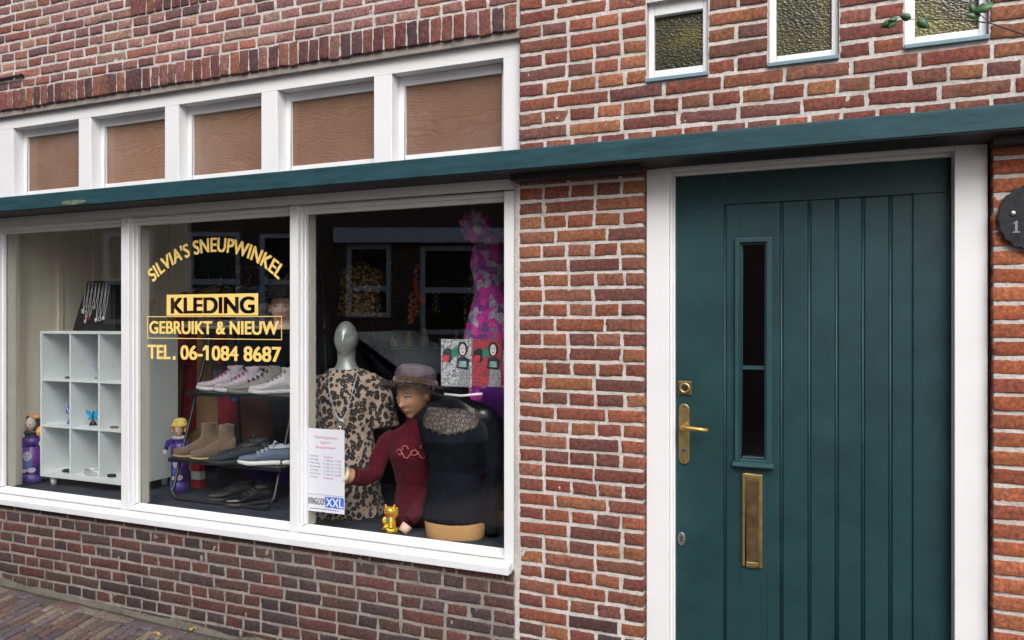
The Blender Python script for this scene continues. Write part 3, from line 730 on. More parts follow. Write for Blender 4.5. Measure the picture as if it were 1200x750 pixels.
# hall behind the door
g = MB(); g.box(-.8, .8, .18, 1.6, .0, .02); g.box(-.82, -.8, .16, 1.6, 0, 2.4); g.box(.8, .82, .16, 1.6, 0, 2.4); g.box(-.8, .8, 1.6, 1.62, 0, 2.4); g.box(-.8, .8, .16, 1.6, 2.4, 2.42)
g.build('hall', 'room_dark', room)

# ------------------------------------------------------------------ shelf cabinet
cab = empty('shelf_cabinet', (-4.147, .29, CZ)); tag(cab, 'pale grey open cabinet of nine cubbyholes standing in the left window', 'cabinet')
W2, DP, H0, H1 = .3825, .35, .055, .952
s = MB(); t = .016
s.box(-W2, -W2 + t, 0, DP, H0, H1); s.box(W2 - t, W2, 0, DP, H0, H1); s.box(-W2 + t, W2 - t, 0, DP, H0, H0 + .03); s.box(-W2 + t, W2 - t, 0, DP, H1 - t, H1)
s.build('case', 'white_board', cab, bevel=.001)
s = MB(); s.box(-W2 + t, W2 - t, DP - .012, DP - .004, H0 + .03, H1 - t); s.build('back_panel', 'white_board', cab)
RZ = [H0 + .03 + (H1 - t - H0 - .03) * k / 3 for k in range(4)]; CXs = [-W2 + t + (2 * W2 - 2 * t) * k / 3 for k in range(4)]
for k in (1, 2):
    s = MB(); s.box(-W2 + t, W2 - t, .002, DP - .012, RZ[k] - .007, RZ[k] + .007); s.build('shelf', 'white_board', cab)
    for j in range(3):
        s = MB(); s.box(CXs[k] - .007, CXs[k] + .007, .004, DP - .012, RZ[j] + (.008 if j else .001), RZ[j + 1] - (.008 if j < 2 else .001)); s.build('divider', 'white_board', cab)
for x in (-W2 + .07, W2 - .07):
    for y in (.04, DP - .04): s = MB(); s.loft([(x, y, 0, .017, .017), (x, y, H0, .021, .021)], 16); s.build('leg', 'white_board', cab)
def cubby(i, j, dx=0, y=.12): return (-4.147 + (CXs[i] + CXs[i + 1]) / 2 + dx, .29 + y, CZ + RZ[j] + (.03 if False else .009) - (.008 if j == 0 else 0))
# things in the cabinet
m_bl = mat('turquoise_enamel', (.01, .30, .55), .25); m_bb = mat('blue_velvet', (.05, .14, .38), .8); m_lil = mat('grey_lilac_fabric', (.26, .27, .42), .8); m_pearl = mat('silver_beads', (.6, .6, .62), .25, .5)
c = cubby(0, 1, .045, .10)
s = MB(); s.loft([(0, 0, 0, .05, .03), (0, 0, .02, .045, .028), (0, .01, .04, .035, .02), (0, .01, .07, .06, .025), (0, .01, .11, .065, .022), (0, .012, .14, .035, .018), (0, .012, .165, .02, .015), (0, .012, .18, .021, .016)], 20)
nb = s.build('necklace_bust', m_bb, None, loc=c, rot=(0, 0, .5)); tag(nb, 'small blue velvet necklace bust in the left middle cubbyhole', 'necklace stand')
s = MB(); n = 22
for i in range(n): a = PI * (.08 + .84 * i / (n - 1)); s.ell((-.045 * math.cos(a), -.022, .14 - .09 * math.sin(a)), (.005, .005, .005), 8, 6)
s.build('bead_necklace', m_pearl, None, loc=c, rot=(0, 0, .5)); tag(bpy.data.objects['bead_necklace'], 'string of silver beads draped round the small blue bust', 'necklace')
def butterfly(dx, lab, flip):
    c = cubby(1, 1, dx, .09); e = empty('butterfly_figurine', c, flip); tag(e, lab, 'figurine', 'blue butterflies in the cabinet')
    s = MB(); s.loft([(0, 0, 0, .024, .018), (0, 0, .012, .02, .014), (0, 0, .03, .006, .006), (0, 0, .038, .005, .005)], 14); s.build('base', 'dark_iron', e)
    s = MB(); s.tube([(0, -.004, .04), (0, 0, .055), (0, .004, .085)], [.004, .006, .003], 8); s.build('body', 'dark_iron', e)
    for sg in (-1, 1):
        s = MB(); s.plate([(0, .045), (sg * .02, .03), (sg * .03, .04), (sg * .022, .055), (sg * .042, .066), (sg * .046, .092), (sg * .028, .088), (0, .066)], -.002, .002); s.build('wing', m_bl, e)
butterfly(-.035, 'turquoise butterfly figurine, the left one in the middle cubbyhole', .3); butterfly(.045, 'turquoise butterfly figurine, the right one in the middle cubbyhole', -.2)
c = cubby(1, 2, .03, .10); s = MB(); random.seed(5)
for i in range(26):
    a = random.uniform(-.9, .9); L = random.uniform(.05, .13); b_ = random.uniform(-.5, .5)
    s.tube([(0, 0, .004), (math.sin(a) * L * .5, b_ * .02, L * .55), (math.sin(a) * L + .02, b_ * .05, math.cos(a) * L)], [.003, .006, .001], 6)
s.loft([(0, 0, 0, .06, .03), (0, 0, .012, .05, .025), (0, 0, .02, .02, .012)], 16)
o = s.build('feathered_hairpiece', m_lil, loc=c); tag(o, 'spiky grey lilac feather piece in the top middle cubbyhole', 'hair ornament')
def chainpile(c, n, w, m, lab, nm='bracelet'):
    s = MB()
    for k in range(n):
        a = random.uniform(0, 6); s.tube([(w * random.uniform(.7, 1) * math.cos(t_ * PI / 8 + a), .5 * w * math.sin(t_ * PI / 8 + a), .005 + .003 * k) for t_ in range(16)], .0032, 6, closed=True)
    o = s.build(nm, m, loc=c); tag(o, lab, nm); return o
chainpile(cubby(0, 2, .06, .05), 2, .035, M['dark_iron'], 'dark chain bracelet lying in the top left cubbyhole')
chainpile(cubby(0, 0, .05, .05), 3, .05, M['dark_iron'], 'flat dark chain bracelet lying in the bottom left cubbyhole')
chainpile(cubby(1, 0, .02, .06), 8, .085, m_pearl, 'tangle of silver chains in the bottom middle cubbyhole')
chainpile(cubby(2, 0, -.06, .04), 4, .03, M['dark_iron'], 'black bangle in the bottom right cubbyhole')
chainpile(cubby(2, 1, -.04, .04), 2, .03, M['brass_dark'], 'dull brass bangle in the right middle cubbyhole')

# necklace board leaning on top of the cabinet
bx0, bz0 = -4.147 + .02, CZ + H1
nbd = empty('necklace_board', (-4.285, .45, bz0)); tag(nbd, 'black tapering necklace display board on top of the grey cabinet', 'display board')
s = MB(); v = [(-.17, 0, 0), (.2, 0, 0), (.2, .22, 0), (-.17, .22, 0), (-.10, .05, .315), (.15, .05, .315), (.15, .16, .315), (-.10, .16, .315)]
s.add(v, [(0, 3, 2, 1), (4, 5, 6, 7), (0, 1, 5, 4), (1, 2, 6, 5), (2, 3, 7, 6), (3, 0, 4, 7)]); s.build('board', 'black', nbd, bevel=.004)
random.seed(8); NL = ['short', 'long']
descr = ['white star pendant on a short silver chain, leftmost on the black board', 'long silver ball chain second from the left on the black board', 'silver chain with a red stone pendant on the black board', 'plain thin silver chain in the middle of the black board', 'silver chain with a round pearl pendant on the black board', 'silver chain with an open ring pendant on the black board', 'silver chain with a white pearl drop, rightmost on the black board']
for i, d_ in enumerate(descr):
    x = -.085 + .031 * i; L = (.17, .235, .215, .15, .225, .22, .215)[i]
    e = empty('necklace', (-4.285 + x, .45, bz0)); tag(e, d_, 'necklace', 'necklaces hanging on the black display board')
    pth = []
    for k in range(15):
        t_ = k / 14; xx = .012 * math.cos(PI * t_); zz = .302 - L * math.sin(PI * t_); pth.append((xx, zz * .349 - .006 if False else (zz / .315) * .05 - .006, zz))
    s = MB(); s.tube(pth, .0023, 6)
    if i == 1: 
        for p in pth: s.ell(p, (.006, .006, .006), 8, 5)
    s.build('chain', m_pearl, e)
    zz = .302 - L - .008; yy = zz / .315 * .05 - .010
    s = MB()
    if i == 5: s.tube([(.012 * math.cos(k * PI / 8), yy, zz + .012 * math.sin(k * PI / 8)) for k in range(16)], .004, 6, closed=True)
    elif i == 0: s.plate([(.02 * (1 if k % 2 == 0 else .45) * math.cos(k * PI / 5), zz + .02 * (1 if k % 2 == 0 else .45) * math.sin(k * PI / 5)) for k in range(10)], yy - .003, yy + .003)
    else: s.ell((0, yy, zz), (.011, .007, .013), 12, 8)
    s.build('pendant', {2: mat('red_stone', (.4, .02, .03), .2), 4: M['white'], 0: M['white'], 6: M['white']}.get(i, m_pearl), e)

# ------------------------------------------------------------------ heads, mannequins, garments
def headfn(H, feat=1.0):
    """face looks along -y; H = head height, centre at the origin"""
    def g_(x, z, x0, z0, sx, sz): return math.exp(-((x - x0) / sx) ** 2 - ((z - z0) / sz) ** 2)
    def fn(p):
        x, y, z = p.x / H, p.y / H, p.z / H                    # unit: head heights
        k = 1.0
        if z < 0: k = 1 - .46 * (min(1, -z / .5)) ** 1.5
        x *= k * .87; y = y * (1 - (.26 * (-z / .5) ** 1.5 if z < 0 else 0)) 
        if z < -.1 and y > 0: y -= .10 * (-z - .1) / .4
        if y < 0 and feat:
            a = 0
            a += .030 * g_(x, z, 0, -.02, .035, .09) + .065 * g_(x, z, 0, -.115, .042, .045) + .03 * g_(abs(x), z, .03, -.125, .03, .025)
            a += .022 * g_(abs(x), z, .11, .095, .10, .032)                                  # brow
            a -= .034 * g_(abs(x), z, .125, .03, .07, .05)                                 # eye socket
            a += .020 * g_(abs(x), z, .125, .025, .045, .022)                              # lids
            a += .022 * g_(abs(x), z, .16, -.10, .07, .07)                                 # cheek
            a += .030 * g_(x, z, 0, -.235, .085, .02) + .030 * g_(x, z, 0, -.275, .075, .022) - .012 * g_(x, z, 0, -.253, .08, .010)
            a -= .018 * g_(x, z, 0, -.325, .10, .025) + .012 * g_(x, z, 0, -.19, .03, .02)
            a += .050 * g_(x, z, 0, -.415, .11, .07)
            y -= a * feat
        return Vector((x * H, y * H, z * H))
    return fn
def add_head(s, c, H, feat=1.0, seg=56, rings=64, mi=0, yaw=0, tilt=0):
    k = len(s.v); s.ell((0, 0, 0), (.345 * H, .42 * H, .5 * H), seg, rings, mi, headfn(H, feat))
    mtx = Matrix.Translation(c) @ Matrix.Rotation(yaw, 4, 'Z') @ Matrix.Rotation(tilt, 4, 'X')
    for i in range(k, len(s.v)): s.v[i] = tuple(mtx @ Vector(s.v[i]))
    return mtx
def ears(s, m4, H):
    for sg in (-1, 1):
        k = len(s.v); s.ell((sg * .335 * H, .03 * H, -.02 * H), (.03 * H, .06 * H, .10 * H), 12, 10)
        for i in range(k, len(s.v)): s.v[i] = tuple(m4 @ Vector(s.v[i]))
def face_paint(m4, H, parent, lip=(.35, .05, .06), brow=(.10, .05, .03), feat=1.0):
    g_ = MB(); g_.ell((0, 0, 0), (.345 * H, .42 * H, .5 * H), 72, 84, 0, headfn(H, feat)); pts = [p for p in g_.v if p[1] < 0]
    def on(x, z, out=.004):
        x *= H; z *= H; q = min(pts, key=lambda p: (p[0] - x) ** 2 + (p[2] - z) ** 2); return (x, q[1] - out * H, z)
    def put(name, s, m):
        s.v = [tuple(m4 @ Vector(p)) for p in s.v]; return s.build(name, m, parent)
    me_, mi_, mb_ = mat('eye_white', (.55, .52, .50), .3), mat('iris', (.04, .03, .025), .2), mat('brow_paint', brow, .6)
    for sg in (-1, 1):
        s = MB(); s.ell(on(sg * .125, .028, -.010), (.052 * H, .026 * H, .020 * H), 14, 8); e_ = put('eye', s, me_)
        s = MB(); s.ell(on(sg * .120, .028, .010), (.021 * H, .010 * H, .019 * H), 12, 8); put('iris', s, mi_).parent = e_
        s = MB(); s.tube([on(sg * u, w, .006) for u, w in ((.065, .038), (.095, .055), (.135, .058), (.17, .048), (.195, .032))], [.005 * H, .011 * H, .012 * H, .010 * H, .004 * H], 6); put('eyelash', s, mb_).parent = e_
        s = MB(); s.tube([on(sg * u, w, .004) for u, w in ((.05, .108), (.09, .128), (.14, .135), (.18, .122), (.22, .095))], [.006 * H, .010 * H, .009 * H, .007 * H, .003 * H], 6); put('brow', s, mb_)
    s = MB(); s.tube([on(u, w, .000) for u, w in ((-.095, -.252), (-.05, -.238), (-.02, -.230), (0, -.235), (.02, -.230), (.05, -.238), (.095, -.252))], [.003 * H, .012 * H, .015 * H, .014 * H, .015 * H, .012 * H, .003 * H], 8)
    s.tube([on(u, w, .000) for u, w in ((-.085, -.256), (-.04, -.272), (0, -.278), (.04, -.272), (.085, -.256))], [.003 * H, .015 * H, .018 * H, .015 * H, .003 * H], 8)
    put('lips', s, mat('lip_paint', lip, .35))

def leopard():
    m = bpy.data.materials.new('leopard_print'); nt, b = nodes(m); b.inputs['Roughness'].default_value = .8; b.inputs['Sheen Weight'].default_value = .2
    co = coords(nt, (1, 1, .85)); nz = N(nt, 'ShaderNodeTexNoise', Scale=16, Detail=2); nt.links.new(co, nz.inputs['Vector'])
    mx = N(nt, 'ShaderNodeVectorMath', operation='MULTIPLY_ADD'); mx.inputs[1].default_value = (.035, .035, .035); nt.links.new(nz.outputs['Color'], mx.inputs[0]); nt.links.new(co, mx.inputs[2])
    v = N(nt, 'ShaderNodeTexVoronoi', Scale=41, Randomness=.9); nt.links.new(mx.outputs[0], v.inputs['Vector'])
    n2 = noise_t(nt, co, 55, 2)
    ad = N(nt, 'ShaderNodeMath', operation='MULTIPLY_ADD'); ad.inputs[1].default_value = .42; nt.links.new(n2, ad.inputs[0]); nt.links.new(v.outputs['Distance'], ad.inputs[2])
    c = ramp(nt, ad.outputs[0], [(0, (.17, .10, .065)), (.34, (.19, .115, .075)), (.38, (.012, .010, .012)), (.72, (.012, .010, .012)), (.77, (.34, .25, .20)), (1, (.38, .29, .23))])
    nt.links.new(c, b.inputs['Base Color']); bump(nt, b, noise_t(nt, co, 9, 3), .8, .02); return m
M['leopard'] = leopard()
def place(px, py_base, floor=CZ, dy=0):
    """where a thing standing on the display floor has its base in the photo"""
    dep = (CAMZ - floor) * FPX / (py_base - 375); rt = dep * (px - 600) / FPX
    return (rt * math.cos(TH) - dep * math.sin(TH), rt * math.sin(TH) + dep * math.cos(TH) - CAMY + dy, floor)
def at(px, y): return PX(px, y)

# --- silver headed mannequin in a leopard dress
Y = .42; X = at(406, Y)
mq = empty('mannequin', (X, Y, CZ), R(24)); tag(mq, 'mannequin with faceless silver head wearing a leopard print dress', 'mannequin')
s = MB(); H = .205
add_head(s, (0, -.01, .912), H, .0, 32, 32)
k = len(s.v)
s.loft([(0, .005, .72, .10, .065), (0, .0, .765, .065, .055), (0, 0, .80, .047, .05), (0, -.0, .85, .047, .05), (0, -.0, .90, .05, .055)], 28)
s.loft([(0, 0, .02, .13, .09), (0, 0, .3, .13, .09), (0, 0, .5, .13, .09), (0, 0, .7, .14, .08), (0, 0, .745, .09, .06)], 28)
for i in range(0, k):   # a hint of a nose ridge and brow
    x, y, z = s.v[i]; d = (z - .915) / H
    if y < 0: s.v[i] = (x, y - .014 * math.exp(-(x / .012) ** 2 - ((d + .03) / .17) ** 2) + .012 * math.exp(-((abs(x) - .032) / .02) ** 2 - ((d - .08) / .09) ** 2), z)
s.build('body', 'silver', mq, remesh=.006)
def fold(n, amp): return lambda i, a: amp * math.sin(n * a + .3 * i) * min(1, i / 4)
s = MB()
rings = [(0, 0, .0, .20, .13), (0, 0, .05, .185, .125), (0, .0, .18, .165, .115), (0, 0, .30, .152, .11), (0, 0, .42, .142, .105), (0, -.005, .52, .155, .115), (0, -.005, .62, .165, .118), (0, 0, .68, .168, .10), (0, 0, .72, .155, .082), (0, .0, .75, .11, .068), (0, 0, .765, .072, .057)]
def wf(i, a): return (.05 * math.sin(9 * a) + .03 * math.sin(5 * a + 1)) * max(0, (4 - i) / 4) + .012 * math.sin(7 * a + i)
s.loft(rings, 64, wob=wf)
# sleeves
for sg in (-1, 1):
    s.tube([(sg * .11, .0, .695), (sg * .16, .0, .665), (sg * .188, -.005, .60), (sg * .20, -.01, .53), (sg * .212, -.02, .46)], [.055, .06, .056, .062, .075], 20)
wrinkle(s.build('dress', 'leopard', mq, remesh=.007), .020, .07)
nk = empty('long_necklace', (X, Y, CZ), R(24)); tag(nk, 'long silver chain with ring pendant hanging over the leopard dress', 'necklace')
s = MB(); pth = []
for k in range(31):
    t_ = k / 30 * PI; xx = .07 * math.cos(t_) * (1 if math.sin(t_) < .2 else 1 - .35 * math.sin(t_)); zz = .765 - .25 * math.sin(t_) ** .8
    yy = -.07 - .075 * min(1, (.765 - zz) / .10); pth.append((xx, yy, zz))
for p in pth: s.ell(p, (.0045, .0045, .0055), 8, 5)
s.tube(pth, .002, 5); s.build('chain', m_pearl, nk)
s = MB(); s.tube([(.017 * math.cos(k * PI / 9), -.150, .495 + .017 * math.sin(k * PI / 9)) for k in range(18)], .006, 8, closed=True); s.tube([(0, -.15, .475), (0, -.148, .40)], .004, 6); s.build('pendant', 'steel', nk)

# --- mannequin in a burgundy turtleneck and a hat
Y = .40; X = at(489, Y)
mq = empty('mannequin', (X, Y, CZ), R(8)); mq.rotation_euler = (0, 0, R(14)); tag(mq, 'mannequin in a burgundy turtleneck and brown brimmed purple hat, one handless arm forward', 'mannequin')
s = MB(); H = .242; hc = (-.010, -.02, .645)
m4 = add_head(s, hc, H, 1.1, 72, 84, yaw=R(-24), tilt=R(8)); ears(s, m4, H)
s.loft([(0, .01, .45, .08, .05), (0, .01, .50, .05, .048), (0, .005, .54, .048, .05), (0, 0, .60, .046, .05), (0, .0, .64, .048, .052)], 28)
s.loft([(0, 0, .04, .10, .07), (0, 0, .2, .085, .06), (0, 0, .38, .10, .07), (0, 0, .45, .08, .05)], 28)
s.tube([(-.285, -.24, .285), (-.262, -.215, .275)], [.034, .036], 18)
s.build('body', 'skin', mq, remesh=.0045)
face_paint(m4, H, mq, (.36, .09, .08), feat=1.1)
m_bur = mat('burgundy_knit', (.075, .004, .013), .9, var=.12, vs_=25, bmp=.6, bs=260, sheen=.05, spec=.2)
s = MB()
s.loft([(0, .0, .012, .128, .092), (0, 0, .10, .115, .085), (0, -.0, .20, .105, .08), (0, -.01, .28, .118, .095), (0, -.022, .35, .135, .112), (0, -.008, .41, .155, .09), (0, .005, .455, .145, .075), (0, .008, .485, .09, .065), (0, .008, .505, .062, .058), (0, .004, .545, .054, .055), (0, .002, .568, .056, .057)], 40)
s.tube([(-.11, .0, .435), (-.155, -.01, .40), (-.185, -.035, .33), (-.20, -.075, .262), (-.228, -.14, .252), (-.262, -.205, .272)], [.05, .052, .047, .045, .042, .042], 18)
s.tube([(.11, .0, .435), (.15, .0, .39), (.165, -.02, .30), (.13, -.06, .20), (.05, -.115, .11), (.005, -.145, .055)], [.05, .05, .045, .043, .038, .034], 18)
wrinkle(s.build('turtleneck', m_bur, mq, remesh=.006), .010, .045)
s = MB(); s.loft([(0, .006, .535, .061, .061), (0, .004, .555, .062, .062), (0, .004, .578, .058, .058)], 30); s.build('collar', mat('dark_knit', (.02, .008, .012), .9), mq)
# gold print on the chest: scrolls following the chest surface
m_pr = mat('faded_print', (.45, .13, .12), .5)
s = MB()
def chest(u, w):  # u across, w up (metres around the chest)
    a = u / .125; return (.131 * math.sin(a), -.022 - .115 * math.cos(a) + .18 * max(0, w - .36), w)
for (cu_, cw, r0_, tw) in ((-.03, .395, .022, 5), (.015, .385, .026, -5), (.055, .40, .018, 4.5), (-.055, .375, .014, -4)):
    s.tube([Vector(chest(cu_ + r0_ * (1 - k / 16) * math.cos(tw * k / 16), cw + r0_ * (1 - k / 16) * math.sin(tw * k / 16))) for k in range(15)], [.0035 * (1 - k / 22) for k in range(15)], 6)
s.tube([chest(-.075 + .15 * k / 12, .372 + .022 * math.sin(k)) for k in range(13)], .003, 6)
s.build('chest_print', m_pr, mq)
s = MB(); s.tube([(-.292, -.247, .289), (-.281, -.236, .283)], [.036, .036], 24); st = s.build('wrist_disc', mat('cut_wood', (.62, .50, .34), .6), mq)
s = MB(); s.tube([(-.2945, -.2495, .290), (-.2921, -.2471, .289)], [.012, .012], 16); s.build('wrist_socket', 'brass_dark', mq)
s = MB(); s.tube([(-.005, -.155, .035), (-.025, -.172, .005)], [.027, .024], 16); s.build('wrist', 'skin_pale', mq)
# hat
hb = empty('hat', hc, 0, mq)
def hat(parent, H, brim_mat, crown_mat, yaw, brim=.19, tiltx=-8, droop=.03, fuzzy=True, brimh=.17):
    s = MB(); n = 72; v = []; rings_ = 9; z0 = brimh * H
    for layer in (0, 1):
        for i in range(rings_):
            f_ = i / (rings_ - 1); r = .38 * H + (brim - .38 * H) * f_
            for j in range(n):
                a = 2 * PI * j / n; fz = (1 + .05 * noise.noise(Vector((math.cos(a) * 9, math.sin(a) * 9, 0)))) if f_ > .8 else 1
                z = z0 - droop * f_ ** 1.5 * (1 + .5 * math.sin(2 * a)) + .006 * noise.noise(Vector((math.cos(a) * 3, math.sin(a) * 3, f_ * 2))) - layer * .006
                v.append((r * fz * math.cos(a) * .92, r * fz * 1.05 * math.sin(a), z))
    fs = []
    for layer in (0, 1):
        o_ = layer * rings_ * n
        for i in range(rings_ - 1):
            for j in range(n): fs.append((o_ + i * n + j, o_ + i * n + (j + 1) % n, o_ + (i + 1) * n + (j + 1) % n, o_ + (i + 1) * n + j))
    for i in (0, rings_ - 1):
        for j in range(n): fs.append((i * n + j, i * n + (j + 1) % n, rings_ * n + i * n + (j + 1) % n, rings_ * n + i * n + j))
    s.add(v, fs, 0, True); b1 = s.build('brim', brim_mat, parent)
    s = MB(); s.loft([(0, 0, z0 - .01, .385 * H, .45 * H), (0, 0, z0 + .05 * H, .385 * H, .45 * H), (0, 0, z0 + .20 * H, .385 * H, .445 * H), (0, 0, z0 + .32 * H, .36 * H, .41 * H), (0, 0, z0 + .40 * H, .28 * H, .33 * H), (0, 0, z0 + .43 * H, .15 * H, .17 * H), (0, 0, z0 + .435 * H, .02 * H, .02 * H)], 48, wob=lambda i, a: .015 * math.sin(5 * a + i)); s.build('crown', crown_mat, parent)
    s = MB(); s.loft([(0, 0, z0 + .0, .405 * H, .47 * H), (0, 0, z0 + .028, .40 * H, .465 * H)], 48, cap=False); s.build('hat_band', brim_mat, parent)
m_fur = mat('brown_fur', (.075, .034, .020), .95, var=.5, vs_=80, bmp=1, bs=200, sheen=.5)
hat(hb, H, m_fur, mat('plum_felt', (.10, .065, .085), .9, var=.6, vs_=22, bmp=.5, bs=90, stretch=(1, 1, 4)), 0, .158, droop=.012, brimh=.225)
hb.rotation_euler = (R(-12), R(-3), R(-24)); hb.scale = (1.04, 1.1, .96)
# fur curls round the brim
s = MB(); random.seed(4)
for k in range(1600):
    a = random.uniform(0, 2 * PI); r = .152 + random.uniform(-.040, .006); L = random.uniform(.018, .040); z = .056 - .008 * (max(0, r - .09) / .04) ** 1.5 + random.uniform(-.004, .006)
    p = Vector((r * math.cos(a) * .92, r * 1.05 * math.sin(a), z - .005)); d = Vector((math.cos(a + random.uniform(-1, 1)), math.sin(a + random.uniform(-1, 1)), random.uniform(-.7, .5))).normalized() * L
    t_ = Vector((-d.y, d.x, .3 * d.z)).normalized() * .0032
    s.add([p - t_, p + t_, p + d], [(0, 1, 2)])
s.build('fur_trim', m_fur, hb)

# --- headless torso in a black lace top on a wooden base
bp_ = place(537, 636); X, Y = bp_[0], bp_[1] + .10
mq = empty('mannequin_torso', (X, Y, CZ), R(4)); mq.location.x -= .065; mq.rotation_euler = (0, 0, R(12)); tag(mq, 'headless torso with pale wooden foot wearing a black lace yoked top', 'mannequin')
s = MB(); s.loft([(0, 0, 0, .140, .095), (0, 0, .02, .143, .098), (0, 0, .09, .150, .104)], 48, pw=2.2); s.build('wooden_foot', 'wood', mq, bevel=.002)
m_blk = mat('black_jersey', (.0035, .005, .010), .85, var=.3, vs_=10, bmp=.3, bs=14, spec=.2)
s = MB()
s.loft([(0, 0, .075, .155, .108), (0, 0, .13, .158, .11), (0, 0, .22, .140, .10), (0, 0, .31, .125, .092), (0, -.012, .40, .145, .115), (0, -.028, .46, .160, .13), (0, -.02, .52, .168, .115), (0, 0, .57, .185, .095), (0, .005, .605, .165, .08), (0, .01, .63, .12, .068), (0, .01, .645, .07, .055), (0, .01, .675, .06, .052), (0, .01, .70, .062, .054)], 56)
s.tube([(.13, .01, .575), (.175, .01, .54), (.188, .0, .44), (.186, -.005, .30), (.18, -.01, .16), (.175, -.01, .02)], [.055, .053, .044, .038, .034, .030], 18)
s.tube([(-.12, .02, .575), (-.15, .04, .53), (-.14, .07, .42), (-.12, .09, .30), (-.10, .09, .16)], [.052, .048, .042, .036, .030], 18)
tp = wrinkle(s.build('top', m_blk, mq, remesh=.007), .012, .06)
# lace panel
def lace():
    m = bpy.data.materials.new('lace'); nt, b = nodes(m); co = coords(nt); b.inputs['Roughness'].default_value = .6
    v = N(nt, 'ShaderNodeTexVoronoi', Scale=42, feature='DISTANCE_TO_EDGE'); nt.links.new(co, v.inputs['Vector'])
    w = N(nt, 'ShaderNodeTexWave', Scale=30, Distortion=6); nt.links.new(co, w.inputs['Vector'])
    c = ramp(nt, v.outputs['Distance'], [(.02, (.02, .018, .02)), (.10, (.03, .025, .028)), (.16, (.20, .13, .10))]); c = mixc(nt, ramp(nt, w.outputs['Fac'], [(.5, (0, 0, 0)), (.7, (1, 1, 1))]), c, (.025, .02, .024))
    nt.links.new(c, b.inputs['Base Color']); return m
s = MB(); v = []; nu, nw = 22, 8
for j in range(nw + 1):
    for i in range(nu + 1):
        u = -1 + 2 * i / nu; w = j / nw; z = .525 + .088 * w - (.03 * (1 - abs(u)) * (1 - w)) + .006 * math.sin(i * 2.1) * (1 - w)
        rx = .168 + (.185 - .168) * min(1, (z - .52) / .05) if z < .57 else .185 - .03 * (z - .57) / .04; ry = .115 - .02 * min(1, (z - .52) / .05) if z < .57 else .095 - .018 * (z - .57) / .035
        cy = -.02 + .02 * min(1, max(0, z - .52) / .05); a = u * .85
        v.append((rx * math.sin(a) * 1.0, cy - ry * math.cos(a) - .006, z))
s.add(v, [(j * (nu + 1) + i, j * (nu + 1) + i + 1, (j + 1) * (nu + 1) + i + 1, (j + 1) * (nu + 1) + i) for j in range(nw) for i in range(nu)], 0, True)
o = s.build('lace_yoke', lace(), tp); d = o.modifiers.new('t', 'SOLIDIFY'); d.thickness = .003
# second wooden foot at the right edge
X2, Y2, _ = place(583, 618); X2 += .06
mq = empty('mannequin_torso', (X2, Y2 + .12, CZ)); tag(mq, 'dark torso with orange wooden foot half hidden at the right edge of the display', 'mannequin')
s = MB(); s.loft([(0, 0, 0, .11, .08), (0, 0, .085, .115, .085)], 40); s.build('wooden_foot', mat('orange_wood', (.55, .25, .07), .45), mq)
s = MB(); s.loft([(0, 0, .07, .12, .09), (0, 0, .2, .105, .08), (0, 0, .3, .11, .085), (0, 0, .42, .13, .1), (0, 0, .5, .12, .08), (0, 0, .55, .05, .045)], 40); s.build('top', m_blk, mq)

# --- lucky cat
X, Y, _ = place(457, 623.5)
e = empty('lucky_cat', (X, Y, CZ), R(12)); tag(e, 'small golden waving lucky cat figurine on the navy display floor', 'figurine')
s = MB(); s.loft([(0, 0, 0, .040, .032), (0, 0, .012, .041, .033), (0, 0, .022, .037, .03), (0, 0, .026, .030, .024)], 32); s.build('base', 'gold', e)
s = MB(); s.box(-.024, -.002, -.0345, -.0300, .004, .018); s.build('solar_panel', 'black', e, rot=(0, 0, -.1))
s = MB(); s.loft([(0, 0, .02, .028, .024), (0, 0, .035, .031, .027), (0, 0, .055, .029, .025), (0, 0, .072, .023, .020), (0, 0, .085, .018, .017)], 28)
s.ell((0, -.002, .100), (.030, .024, .024), 24, 16)
for sg in (-1, 1):
    s.tube([(sg * .018, 0, .112), (sg * .021, 0, .124), (sg * .024, 0, .136)], [.011, .007, .001], 12)
    s.ell((sg * .014, -.024, .030), (.012, .012, .012), 14, 10)
s.tube([(.024, -.002, .075), (.036, -.006, .088), (.038, -.010, .108), (.037, -.014, .122)], [.009, .009, .0085, .0095], 14)
s.tube([(-.022, -.010, .072), (-.027, -.020, .060), (-.018, -.029, .050)], [.008, .008, .008], 12)
s.build('body', 'gold', e, remesh=.0022)
s = MB(); s.tube([(.0235 * math.cos(k * PI / 10), -.001 + .0215 * math.sin(k * PI / 10), .079 - .003 * math.sin(k * PI / 10)) for k in range(20)], .0032, 8, closed=True); s.build('collar', mat('red_collar', (.5, .03, .02), .4), e)
s = MB(); s.ell((0, -.026, .066), (.009, .004, .011), 12, 8); s.build('bib', mat('green_coin', (.05, .25, .22), .4), e)
s = MB()
for sg in (-1, 1): s.tube([(sg * .016, -.0215, .104), (sg * .011, -.0255, .107), (sg * .006, -.026, .104)], .0011, 6)
s.ell((0, -.0268, .098), (.0022, .0015, .0016), 8, 6); s.tube([(-.006, -.0262, .092), (0, -.0272, .094), (.006, -.0262, .092)], .0009, 6)
s.build('face', 'ink_black', e)
mer = mat('ear_red', (.6, .10, .03), .5)
for sg in (-1, 1): s = MB(); s.ell((sg * .021, -.006, .124), (.004, .003, .006), 8, 6); s.build('inner_ear', mer, e)

